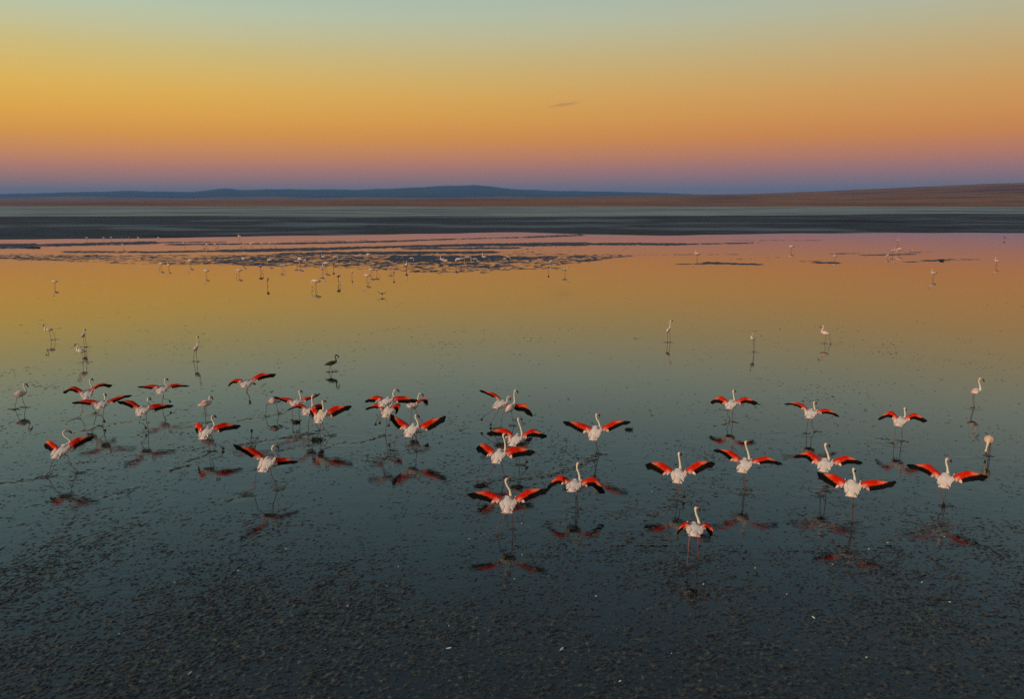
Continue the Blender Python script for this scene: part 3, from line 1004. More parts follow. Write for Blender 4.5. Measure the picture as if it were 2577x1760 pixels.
G_DISPLAY = 'flamingos with spread wings crossing the shallows'
G_STAND = 'flamingos standing in the middle distance'
C1 = (80, 1060, 6.6125); C2 = (140, 930, 7.935); C3 = (290, 930, 7.935); C4 = (470, 930, 6.6125); C5 = (570, 1080, 7.935); C6 = (660, 960, 6.6125)
C7 = (900, 960, 6.6125); C8 = (1180, 960, 6.6125); C9 = (1160, 1180, 6.6125); C10 = (1360, 1020, 6.6125); C11 = (1360, 1120, 6.6125); C12 = (1600, 1100, 6.6125)
C13 = (1760, 960, 6.6125); C14 = (1660, 1240, 7.935); C15 = (1950, 980, 7.935); C16 = (1980, 1090, 5.29); C17 = (2180, 1000, 6.6125); C18 = (2270, 1130, 6.6125)

BIRDS = [
 dict(crop=C1, label='leftmost flamingo striding with long legs apart, wings half raised, reddish reflection below', ground=[(205, 935), (760, 870)], sh=(520, 425), tail=(375, 615),
      neck=[(640, 350), (600, 295), (535, 245), (522, 190), (560, 160), (612, 172)], bill=(665, 208),
      LW=([(440, 440), (390, 385), (300, 325), (235, 355), (205, 430)], [(365, 545), (290, 490), (205, 432)], 0.45), RW=([(600, 415), (700, 305), (790, 270), (900, 262), (1040, 265)], [(640, 530), (750, 440), (900, 360), (1040, 270)]),
      legs=[([(400, 620), (335, 690), (285, 865), (205, 935)], True), ([(600, 580), (615, 660), (700, 790), (760, 870)], True)]),
 dict(crop=C2, label='flamingo with arched open wings directly below a standing pair at far left', ground=[(400, 985), (805, 890)], sh=(630, 430), tail=(600, 600),
      neck=[(722, 360), (695, 290), (685, 225), (705, 195)], bill=(735, 215),
      LW=([(545, 430), (450, 370), (355, 345), (240, 400), (145, 465)], [(480, 510), (400, 460), (290, 428), (200, 470), (147, 470)]), RW=([(680, 425), (800, 330), (930, 270), (1020, 290), (1130, 325)], [(740, 465), (830, 368), (950, 338), (1050, 352), (1130, 330)]),
      legs=[([(535, 690), (540, 830), (490, 935), (400, 985)], True), ([(700, 640), (740, 750), (800, 850), (805, 890)], True)]),
 dict(crop=C2, label='flamingo with level outstretched wings and one leg folded, in the front pair at far left', ground=[(940, 1135)], sh=(920, 640), tail=(860, 785),
      neck=[(985, 610), (988, 560), (970, 500), (980, 488)], bill=(1005, 522),
      LW=([(830, 635), (720, 610), (560, 610), (450, 640), (325, 670)], [(770, 740), (640, 710), (480, 690), (325, 677)]), RW=([(1010, 630), (1120, 590), (1300, 530), (1400, 520), (1520, 520)], [(1070, 705), (1200, 650), (1380, 570), (1520, 532)]),
      legs=[([(970, 770), (945, 900), (940, 1135)], True), ([(870, 790), (840, 905), (940, 945), (965, 1000)], False)]),
 dict(crop=C3, label='small flamingo with flat spread wings, highest of the open-winged group at left', ground=[(945, 770)], sh=(935, 345), tail=(890, 485),
      neck=[(1010, 315), (990, 255), (990, 212), (1015, 190)], bill=(1045, 217),
      LW=([(875, 330), (760, 310), (640, 320), (560, 335), (445, 350)], [(800, 400), (680, 390), (560, 370), (445, 355)]), RW=([(1035, 350), (1120, 305), (1240, 290), (1340, 310), (1480, 333)], [(1065, 400), (1200, 365), (1330, 348), (1480, 339)]),
      legs=[([(965, 500), (945, 600), (942, 770)], True), ([(960, 500), (965, 585), (1070, 610)], False)]),
 dict(crop=C3, label='flamingo with left wing raised high and orange right wing, right front of the left group', ground=[(670, 1240)], sh=(570, 755), tail=(480, 920),
      neck=[(680, 725), (655, 665), (645, 605), (675, 572)], bill=(712, 617),
      LW=([(500, 740), (420, 680), (340, 630), (200, 625), (45, 650)], [(395, 825), (300, 760), (180, 710), (45, 658)]), RW=([(645, 755), (740, 705), (850, 690), (1010, 700), (1165, 728)], [(715, 850), (850, 820), (1000, 780), (1165, 738)]),
      legs=[([(620, 890), (625, 1050), (670, 1240)], True), ([(520, 920), (475, 1065), (560, 1085), (595, 1130)], False)]),
 dict(crop=C4, label='flamingo lifting off alone with dangling legs, wings tilted up to the right', ground=[(1050, 795)], sh=(1000, 195), tail=(955, 295),
      neck=[(1050, 190), (1075, 205), (1092, 228), (1105, 240)], nd=[.25, .5, .7, .8], bill=(1120, 246),
      LW=([(935, 170), (830, 160), (750, 190), (685, 280)], [(865, 245), (780, 230), (685, 284)]), RW=([(1070, 165), (1140, 110), (1240, 65), (1370, 70), (1485, 85)], [(1130, 215), (1250, 165), (1400, 130), (1485, 92)]),
      legs=[([(1010, 310), (985, 385), (1040, 450), (1050, 530)], False), ([(1020, 290), (1000, 370), (1030, 440), (1045, 500)], False, .05)]),
 dict(crop=C4, label='flamingo with left wing turned edge-on and right wing wide, under the hunched standing bird', ground=[(395, 1370)], sh=(340, 975), tail=(260, 1160),
      neck=[(452, 950), (452, 890), (415, 825), (418, 785), (448, 775)], bill=(485, 802),
      LW=([(275, 970), (230, 920), (185, 885), (148, 930), (150, 1035)], [(200, 1085), (175, 1060), (150, 1040)], 0.4), RW=([(430, 960), (520, 920), (620, 890), (770, 915), (895, 945)], [(465, 1085), (600, 1030), (760, 1000), (895, 955)]),
      legs=[([(375, 1110), (365, 1250), (395, 1370)], True), ([(420, 1110), (400, 1250), (520, 1250), (585, 1285)], False)]),
 dict(crop=C5, label='large running flamingo with curled neck, ragged raised left wing and long stride', ground=[(350, 1300), (1040, 1200)], sh=(850, 590), tail=(700, 855),
      neck=[(998, 590), (985, 535), (930, 470), (908, 400), (935, 345), (985, 345)], bill=(1050, 400),
      LW=([(770, 560), (640, 460), (480, 375), (310, 355), (140, 315)], [(575, 635), (450, 540), (280, 440), (150, 350)]), RW=([(940, 595), (1060, 580), (1200, 585), (1330, 630), (1425, 663)], [(915, 740), (1100, 720), (1280, 695), (1425, 670)]),
      legs=[([(640, 850), (580, 920), (560, 1200), (380, 1262), (350, 1300)], True), ([(870, 770), (900, 930), (1040, 1200)], True)]),
 dict(crop=C6, label='flamingo with shallow V wings its left tip overlapping a bending pink bird', ground=[(505, 655), (625, 655)], sh=(580, 315), tail=(515, 405),
      neck=[(640, 290), (628, 225), (612, 175), (632, 158)], bill=(658, 182),
      LW=([(510, 300), (420, 280), (310, 268), (190, 258)], [(450, 375), (340, 330), (190, 265)]), RW=([(650, 300), (740, 265), (820, 258), (960, 205)], [(670, 360), (770, 310), (860, 280), (960, 212)]),
      legs=[([(500, 420), (495, 500), (505, 655)], True), ([(610, 400), (610, 500), (625, 655)], True)]),
 dict(crop=C6, label='flamingo half hidden in the crowded trio, its narrow left wing drooping', ground=[(765, 880), (970, 820)], sh=(800, 445), tail=(710, 560),
      neck=[(835, 400), (825, 300), (835, 240), (862, 222)], bill=(900, 242),
      LW=([(740, 430), (660, 385), (590, 385), (500, 435), (410, 488)], [(690, 490), (600, 440), (500, 457), (410, 494)]), RW=([(855, 415), (900, 388), (960, 380), (1000, 395), (990, 465)], [(880, 480), (930, 495), (988, 473)], .35),
      legs=[([(800, 580), (770, 690), (765, 880)], True), ([(820, 600), (870, 690), (968, 818)], True)]),
 dict(crop=C6, label='cream-bodied orange-winged flamingo stepping over the weed clump', ground=[(960, 970), (1150, 912)], sh=(990, 495), tail=(920, 690),
      neck=[(1015, 480), (1015, 420), (998, 355), (1015, 328)], bill=(1055, 348), white=(0.84, 0.66, 0.48),
      LW=([(915, 505), (880, 460), (835, 428), (805, 470), (795, 510)], [(865, 640), (830, 590), (795, 516)], .4), RW=([(1055, 500), (1150, 440), (1220, 412), (1370, 408), (1485, 420)], [(1090, 630), (1250, 560), (1400, 480), (1485, 430)]),
      legs=[([(975, 690), (960, 800), (960, 970)], True), ([(1000, 680), (1020, 780), (1150, 912)], True)]),
 dict(crop=C7, label='airborne flamingo gliding flat over two others, feet trailing', ground=[(500, 979)], sh=(500, 285), tail=(390, 415),
      neck=[(600, 270), (588, 215), (612, 155), (645, 140)], bill=(697, 182),
      LW=([(425, 270), (330, 245), (240, 260), (120, 338)], [(320, 350), (220, 348), (120, 344)]), RW=([(575, 275), (680, 250), (800, 255), (900, 290), (1000, 322)], [(600, 360), (750, 357), (900, 352), (1000, 330)]),
      legs=[([(400, 490), (370, 560), (305, 680)], False, -.1), ([(420, 480), (400, 560), (370, 660)], False, -.1)]),
 dict(crop=C7, label='flamingo beneath the gliding one, right wing folded down sharply', ground=[(465, 900)], sh=(510, 435), tail=(455, 595),
      neck=[(560, 400), (575, 350), (565, 320), (590, 315)], nd=[.2, .3, .35, .35], bill=(620, 335),
      LW=([(420, 440), (370, 380), (290, 380), (130, 462)], [(365, 495), (300, 445), (210, 460), (130, 470)]), RW=([(555, 440), (630, 385), (700, 375), (708, 430), (640, 550)], [(555, 510), (610, 470), (635, 485), (638, 555)]),
      legs=[([(485, 600), (475, 720), (465, 900)], True), ([(520, 580), (535, 650), (520, 700)], False)]),
 dict(crop=C7, label='flamingo behind a long black wing, right wing cocked, one foot lifted', ground=[(880, 725)], sh=(940, 360), tail=(860, 430),
      neck=[(995, 330), (1008, 265), (1030, 210), (1062, 208)], bill=(1098, 257),
      LW=([(900, 350), (850, 330), (800, 330), (760, 338)], [(880, 390), (820, 370), (760, 346)]), RW=([(985, 360), (1030, 310), (1150, 285), (1180, 310), (1152, 392)], [(950, 420), (1020, 350), (1090, 330), (1150, 394)]),
      legs=[([(905, 470), (890, 600), (880, 725)], True), ([(970, 480), (975, 570), (1085, 665), (1065, 720)], False)]),
 dict(crop=C7, label='flamingo with both wings swept up in a wide V, red-winged reflection underneath', ground=[(600, 1150), (985, 1165)], sh=(920, 730), tail=(830, 920),
      neck=[(1000, 720), (990, 655), (962, 610), (965, 572), (988, 560)], bill=(1032, 612),
      LW=([(845, 720), (740, 645), (625, 585), (590, 560), (548, 572)], [(745, 835), (640, 760), (570, 670), (546, 582)]), RW=([(1015, 745), (1120, 680), (1230, 630), (1350, 610), (1470, 588)], [(1095, 855), (1250, 790), (1400, 690), (1470, 600)]),
      legs=[([(770, 870), (615, 1005), (600, 1150)], True), ([(960, 900), (965, 1000), (985, 1165)], True)]),
 dict(crop=C8, label='flamingo flying low with legs trailing left and right wing curving down', ground=[(600, 740)], sh=(570, 335), tail=(430, 445),
      neck=[(628, 330), (640, 280), (662, 252), (690, 268)], bill=(692, 325),
      LW=([(535, 295), (440, 210), (350, 180), (175, 148)], [(445, 305), (370, 250), (270, 205), (175, 157)], .2), RW=([(620, 385), (720, 368), (830, 385), (930, 370), (1000, 460), (1052, 580)], [(560, 430), (700, 430), (800, 490), (930, 510), (1048, 590)], -.15),
      legs=[([(420, 470), (330, 530), (225, 605)], False, -.1), ([(480, 510), (430, 590), (370, 690)], False, -.1)]),
 dict(crop=C8, label='upright flamingo with straight neck standing behind the low flier', ground=[(478, 785), (755, 738)], sh=(735, 400), tail=(615, 510), dd=(-0.2, 0.12),
      neck=[(762, 350), (755, 260), (755, 190), (772, 152), (795, 150)], bill=(820, 202),
      legs=[([(560, 530), (545, 640), (545, 740), (478, 785)], True), ([(710, 490), (720, 620), (755, 738)], True)]),
 dict(crop=C8, label='flamingo with both wings level and bent tips, upper of the centre column', ground=[(845, 1395)], sh=(800, 900), tail=(710, 1075),
      neck=[(880, 890), (862, 775), (832, 695), (818, 640), (842, 613)], bill=(887, 652),
      LW=([(740, 880), (650, 810), (560, 785), (410, 815), (300, 878)], [(650, 985), (560, 920), (430, 910), (300, 886)]), RW=([(895, 890), (980, 830), (1060, 795), (1190, 855), (1300, 908)], [(895, 990), (1000, 925), (1130, 930), (1280, 940)]),
      legs=[([(840, 1090), (840, 1250), (845, 1395)], True), ([(870, 1080), (870, 1240), (920, 1265), (950, 1305)], False)]),
 dict(crop=C8, label='flamingo with bright orange left wing, middle of the centre column', ground=[(277, 1690), (612, 1600)], sh=(510, 1160), tail=(445, 1360),
      neck=[(595, 1150), (605, 1065), (590, 975), (570, 905), (598, 870)], bill=(640, 920),
      LW=([(430, 1150), (340, 1080), (250, 1035), (180, 1050), (125, 1128)], [(320, 1285), (240, 1220), (125, 1138)]), RW=([(600, 1160), (720, 1100), (830, 1095), (970, 1130), (1090, 1182)], [(640, 1310), (800, 1260), (950, 1240), (1090, 1195)]),
      legs=[([(400, 1390), (370, 1480), (277, 1690)], True), ([(545, 1360), (560, 1480), (612, 1600)], True)]),
 dict(crop=C9, label='big flamingo with broad symmetrical wings, lowest of the centre column', ground=[(590, 1110), (870, 1010)], sh=(785, 490), tail=(765, 735),
      neck=[(825, 480), (815, 370), (762, 275), (743, 205), (775, 160)], bill=(828, 208),
      LW=([(685, 485), (570, 420), (430, 370), (260, 390), (115, 440)], [(575, 610), (430, 545), (260, 500), (115, 448)]), RW=([(885, 490), (1000, 420), (1110, 350), (1300, 335), (1460, 350)], [(985, 605), (1120, 530), (1300, 450), (1460, 368)]),
      legs=[([(690, 740), (655, 800), (600, 1070), (590, 1110)], True), ([(850, 740), (860, 850), (870, 1010)], True)]),
 dict(crop=C11, label='flamingo with drooping wing tips standing on closed legs, right of the centre column', ground=[(592, 1060), (620, 1065)], sh=(570, 605), tail=(520, 780),
      neck=[(652, 600), (642, 485), (612, 405), (615, 325), (640, 300)], bill=(695, 350),
      LW=([(490, 590), (410, 540), (330, 510), (200, 600), (112, 720)], [(390, 690), (310, 650), (210, 690), (116, 732)]), RW=([(675, 610), (790, 555), (900, 545), (1005, 670), (1075, 805)], [(705, 720), (850, 690), (950, 760), (1055, 818)]),
      legs=[([(590, 760), (590, 880), (592, 1060)], True), ([(610, 760), (610, 900), (620, 1065)], True)]),
 dict(crop=C10, label='flamingo with straight wings in a shallow V, red wing reflection to its lower right', ground=[(850, 915), (985, 825)], sh=(920, 375), tail=(870, 580),
      neck=[(985, 370), (972, 285), (937, 232), (930, 168), (953, 145)], bill=(990, 197),
      LW=([(845, 375), (740, 320), (600, 280), (500, 275), (380, 283)], [(780, 490), (640, 440), (480, 350), (380, 294)]), RW=([(1010, 375), (1110, 320), (1220, 265), (1380, 265), (1500, 283)], [(1065, 475), (1220, 400), (1400, 320), (1500, 295)]),
      legs=[([(910, 590), (920, 700), (935, 820), (850, 915)], True), ([(930, 590), (935, 680), (985, 825)], True)]),
 dict(crop=C12, label='flamingo with symmetrical raised wings and tall straight neck, one hind foot showing', ground=[(690, 1050)], sh=(720, 555), tail=(690, 765),
      neck=[(742, 550), (738, 445), (722, 340), (716, 285), (732, 255)], bill=(757, 315),
      LW=([(620, 550), (520, 480), (420, 425), (260, 425), (165, 478)], [(500, 665), (380, 600), (230, 530), (165, 488)]), RW=([(820, 550), (920, 480), (1040, 410), (1200, 410), (1315, 448)], [(930, 660), (1080, 580), (1240, 500), (1315, 458)]),
      legs=[([(675, 770), (685, 900), (690, 1050)], True), ([(745, 780), (745, 890), (795, 890), (800, 950)], False)]),
 dict(crop=C13, label='flamingo with left wing raised and right wing level, head turned away', ground=[(765, 1805), (750, 1885)], sh=(760, 1310), tail=(705, 1515),
      neck=[(828, 1300), (812, 1190), (778, 1085), (768, 1025), (785, 995)], nd=[.2, .22, .24, .26, .3], bill=(812, 1012),
      LW=([(705, 1300), (590, 1200), (480, 1145), (350, 1135), (230, 1148)], [(550, 1370), (450, 1260), (340, 1190), (235, 1162)]), RW=([(850, 1320), (970, 1285), (1110, 1255), (1240, 1310), (1380, 1378)], [(935, 1400), (1080, 1370), (1230, 1375), (1375, 1392)]),
      legs=[([(740, 1540), (735, 1680), (765, 1805)], True), ([(760, 1540), (755, 1660), (750, 1885)], True)]),
 dict(crop=C13, label='smaller flamingo with arched wings above its crisp mirrored reflection, right of centre', ground=[(560, 672)], sh=(540, 335), tail=(490, 455),
      neck=[(580, 330), (574, 255), (562, 190), (572, 145)], bill=(602, 182),
      LW=([(475, 325), (420, 280), (355, 250), (260, 290), (190, 348)], [(415, 405), (320, 360), (190, 368)]), RW=([(615, 330), (690, 285), (760, 265), (870, 300), (970, 365)], [(630, 410), (750, 360), (880, 380), (965, 382)]),
      legs=[([(560, 450), (550, 560), (560, 672)], True), ([(490, 470), (460, 550), (500, 600), (500, 665)], False)]),
 dict(crop=C14, label='nearest flamingo, wings half closed and hanging, pale pink legs', ground=[(545, 1490), (775, 1325)], sh=(715, 640), tail=(690, 870),
      neck=[(785, 630), (772, 545), (732, 435), (716, 335), (748, 297)], bill=(797, 362),
      LW=([(625, 630), (540, 600), (460, 640), (400, 720), (342, 825)], [(500, 720), (450, 750), (345, 832)]), RW=([(830, 640), (900, 615), (980, 640), (1060, 730), (1048, 875)], [(880, 740), (930, 740), (980, 820), (1042, 882)]), legc=(0.48, 0.15, 0.14),
      legs=[([(600, 890), (580, 1020), (575, 1160), (545, 1490)], True), ([(770, 890), (770, 1000), (768, 1120), (775, 1325)], True)]),
 dict(crop=C15, label='flamingo with slender wings sloping down to the right, stepping with crossed legs', ground=[(630, 890), (820, 848)], sh=(740, 420), tail=(685, 575),
      neck=[(795, 420), (786, 345), (778, 278), (800, 245)], bill=(832, 302),
      LW=([(655, 385), (570, 315), (470, 270), (340, 270), (185, 297)], [(575, 435), (480, 360), (350, 315), (185, 302)]), RW=([(835, 430), (920, 405), (1070, 405), (1190, 470), (1285, 548)], [(860, 505), (1000, 485), (1150, 510), (1280, 556)]),
      legs=[([(665, 590), (650, 700), (630, 890)], True), ([(755, 580), (740, 730), (820, 848)], True)]),
 dict(crop=C16, label='flamingo with curved neck and outspread wings, upper of the overlapping right-hand pair', ground=[(440, 842), (525, 775)], sh=(520, 365), tail=(485, 515),
      neck=[(560, 360), (545, 275), (517, 205), (513, 158), (532, 140)], bill=(573, 192),
      LW=([(450, 360), (370, 290), (290, 250), (180, 285), (95, 320)], [(370, 445), (270, 350), (180, 330), (95, 327)]), RW=([(610, 370), (700, 325), (800, 305), (900, 345), (1010, 402)], [(670, 460), (800, 415), (900, 412), (1010, 410)]),
      legs=[([(480, 540), (460, 700), (450, 800), (440, 842)], True), ([(535, 540), (535, 660), (525, 775)], True)]),
 dict(crop=C16, label='flamingo with round cream tail and sweeping wings, lower of the overlapping right-hand pair', ground=[(880, 1210), (878, 1190)], sh=(880, 650), tail=(855, 845),
      neck=[(905, 640), (900, 565), (885, 505), (897, 470)], bill=(910, 512), tailc=(0.85, 0.68, 0.5),
      LW=([(790, 645), (690, 580), (600, 545), (490, 540), (405, 535)], [(705, 765), (580, 700), (470, 630), (405, 545)]), RW=([(975, 655), (1080, 635), (1200, 630), (1340, 650), (1455, 653)], [(1025, 780), (1180, 765), (1340, 730), (1455, 668)]),
      legs=[([(860, 860), (870, 970), (880, 1210)], True), ([(890, 860), (880, 980), (878, 1190)], True)]),
 dict(crop=C17, label='flamingo with arched wings at upper right, legs planted apart', ground=[(445, 772), (595, 738)], sh=(580, 345), tail=(530, 478),
      neck=[(640, 335), (645, 265), (638, 205), (647, 175)], bill=(660, 232),
      LW=([(525, 330), (470, 270), (420, 230), (290, 290), (195, 372)], [(460, 405), (390, 335), (290, 350), (195, 381)]), RW=([(645, 345), (720, 295), (810, 268), (930, 330), (1012, 402)], [(665, 415), (780, 365), (900, 400), (1005, 412)]),
      legs=[([(490, 500), (478, 600), (475, 720), (445, 772)], True), ([(600, 470), (592, 600), (595, 738)], True)]),
 dict(crop=C18, label='rightmost open-winged flamingo, long wings held wide, standing on one leg', ground=[(722, 955)], sh=(740, 430), tail=(690, 645),
      neck=[(762, 420), (756, 315), (735, 235), (738, 182), (768, 160)], bill=(827, 232),
      LW=([(645, 415), (540, 330), (440, 260), (245, 260), (85, 272)], [(545, 525), (430, 430), (300, 370), (85, 292)]), RW=([(845, 450), (980, 395), (1110, 370), (1290, 415), (1420, 468)], [(915, 600), (1080, 550), (1250, 530), (1420, 492)]),
      legs=[([(725, 660), (720, 800), (722, 955)], True), ([(650, 660), (645, 790), (685, 815), (688, 880)], False)]),
]
for b in BIRDS:
    b['group'] = G_DISPLAY

STANDERS = [
 dict(crop=(0, 940, 7.935), label='pale flamingo walking right at the left edge above its mirror image', ground=[(295, 720), (520, 680)], sh=(480, 395), tail=(265, 435), dd=(-.05, .05), nd=[.05] * 5,
      neck=[(520, 360), (492, 290), (470, 240), (478, 218), (505, 210)], bill=(572, 280), legs=[([(345, 450), (320, 570), (295, 720)], True), ([(435, 440), (465, 570), (520, 680)], True)]),
 dict(crop=(80, 800, 7.935), label='slim flamingo facing left, highest of the three at upper left', ground=[(388, 437), (475, 437)], sh=(290, 238), tail=(425, 235), dd=(-.03, .03), nd=[.03] * 5, bw=.7,
      neck=[(262, 235), (275, 185), (278, 150), (262, 132), (245, 130)], bill=(222, 180), legs=[([(350, 260), (372, 360), (388, 437)], True), ([(400, 260), (445, 330), (475, 437)], True)]),
 dict(crop=(80, 800, 7.935), label='flamingo seen from behind, just above the left-facing bird with warm breast', ground=[(1052, 585), (1102, 583)], sh=(1045, 335), tail=(990, 375), dd=(-.18, .12), nd=[.16] * 4, bw=.85,
      neck=[(1055, 305), (1045, 275), (1042, 245), (1055, 232)], bill=(1085, 265), legs=[([(1020, 400), (1040, 500), (1052, 585)], True), ([(1065, 390), (1080, 490), (1102, 583)], True)]),
 dict(crop=(80, 800, 7.935), label='flamingo facing left with warm lit breast and dark curved bill, upper left', ground=[(1030, 890), (1108, 885)], sh=(915, 650), tail=(1085, 675), dd=(-.04, .04), nd=[.05] * 5, bw=.85,
      neck=[(900, 615), (912, 575), (925, 545), (915, 522), (892, 522)], bill=(848, 568), legs=[([(995, 700), (1015, 830), (1030, 890)], True), ([(1055, 690), (1075, 780), (1108, 885)], True)]),
 dict(crop=(440, 830, 7.935), label='solitary flamingo with very tall straight neck seen from behind', ground=[(376, 640), (446, 640)], sh=(435, 360), tail=(380, 410), dd=(-.18, .12), nd=[.16] * 4, bw=.85,
      neck=[(450, 320), (450, 230), (446, 160), (455, 132)], bill=(472, 162), legs=[([(385, 440), (378, 540), (376, 640)], True), ([(430, 430), (432, 530), (446, 640)], True)]),
 dict(crop=(780, 860, 11.336), label='dark brown young flamingo walking right above its black reflection', ground=[(540, 872), (700, 857)], sh=(705, 590), tail=(430, 668), dd=(-.04, .04), nd=[.05] * 5, bw=.85,
      neck=[(742, 555), (735, 480), (715, 425), (735, 385), (775, 392)], bill=(832, 475), white=BROWN, neckc=(0.07, 0.05, 0.035), tailc=(.02, .015, .012), wingc=((.075, .045, .03), (.05, .03, .02), (.015, .012, .01)),
      billc=((.05, .045, .04), BILLB), legc=(.08, .07, .06), legs=[([(575, 690), (550, 790), (540, 872)], True), ([(600, 680), (600, 780), (655, 840), (700, 857)], True)]),
 dict(crop=C4, label='hunched flamingo with bright red wing edge, bill tucked down', ground=[(318, 888)], sh=(380, 545), tail=(200, 600), dd=(-.05, .05), nd=[.05] * 4, wingc=(lerp(WHITE, SALMON, .1), RED, WHITE),
      neck=[(395, 525), (375, 495), (372, 465), (395, 455)], bill=(442, 505), legs=[([(295, 610), (305, 740), (318, 888)], True), ([(320, 610), (320, 750), (395, 775)], False)]),
 dict(crop=C6, label='pink flamingo bending behind a black wing tip, legs wide apart', ground=[(45, 582), (280, 538)], sh=(225, 310), tail=(105, 345), dd=(-.05, .05), nd=[.1] * 4, white=(0.76, 0.5, 0.45),
      neck=[(255, 300), (285, 292), (305, 315), (298, 340)], bill=(270, 352), legs=[([(130, 370), (75, 400), (45, 582)], True), ([(230, 340), (245, 440), (280, 538)], True)]),
 dict(crop=(1640, 790, 9.917), label='flamingo half lit pink and half purple, farthest left of the three at right', ground=[(396, 710), (463, 708)], sh=(435, 385), tail=(375, 450), dd=(-.18, .12), nd=[.16] * 4, bw=.8,
      neck=[(460, 345), (458, 260), (462, 190), (487, 155)], bill=(527, 192), legs=[([(390, 480), (400, 600), (396, 710)], True), ([(450, 480), (460, 600), (463, 708)], True)]),
 dict(crop=(1860, 800, 8.938), label='flamingo facing the camera with head drawn low over its breast', ground=[(330, 770)], sh=(295, 460), tail=(350, 480), dd=(.18, -.12), nd=[-.15] * 4, bw=.8,
      neck=[(275, 430), (300, 385), (300, 360), (290, 365)], bill=(285, 430), legs=[([(318, 545), (335, 650), (328, 770)], True), ([(350, 545), (338, 650), (332, 768)], True)]),
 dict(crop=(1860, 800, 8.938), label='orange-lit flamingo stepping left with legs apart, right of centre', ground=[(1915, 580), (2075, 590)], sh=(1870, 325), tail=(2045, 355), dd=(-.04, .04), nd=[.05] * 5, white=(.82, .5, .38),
      neck=[(1862, 290), (1888, 245), (1905, 205), (1890, 185), (1860, 182)], bill=(1815, 225), legs=[([(1955, 390), (1950, 480), (1915, 580)], True), ([(2025, 385), (2040, 485), (2075, 590)], True)]),
 dict(crop=(2400, 930, 8.966), label='pink flamingo with hooked neck facing right, near the right edge', ground=[(448, 870), (470, 870)], sh=(575, 475), tail=(395, 525), dd=(-.06, .06), nd=[.06] * 5,
      neck=[(603, 440), (590, 350), (568, 270), (585, 210), (625, 205)], bill=(697, 288), legs=[([(440, 560), (430, 640), (448, 870)], True), ([(485, 560), (455, 620), (470, 870)], True)]),
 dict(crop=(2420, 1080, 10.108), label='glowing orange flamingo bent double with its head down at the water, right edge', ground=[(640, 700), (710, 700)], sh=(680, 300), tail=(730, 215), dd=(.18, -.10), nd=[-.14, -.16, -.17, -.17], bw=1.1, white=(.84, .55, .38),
      neck=[(668, 370), (640, 460), (622, 540), (605, 575)], bill=(622, 665), legs=[([(745, 380), (740, 520), (712, 700)], True), ([(725, 380), (700, 520), (690, 700)], True)]),
]
for b in STANDERS:
    b['group'] = G_STAND


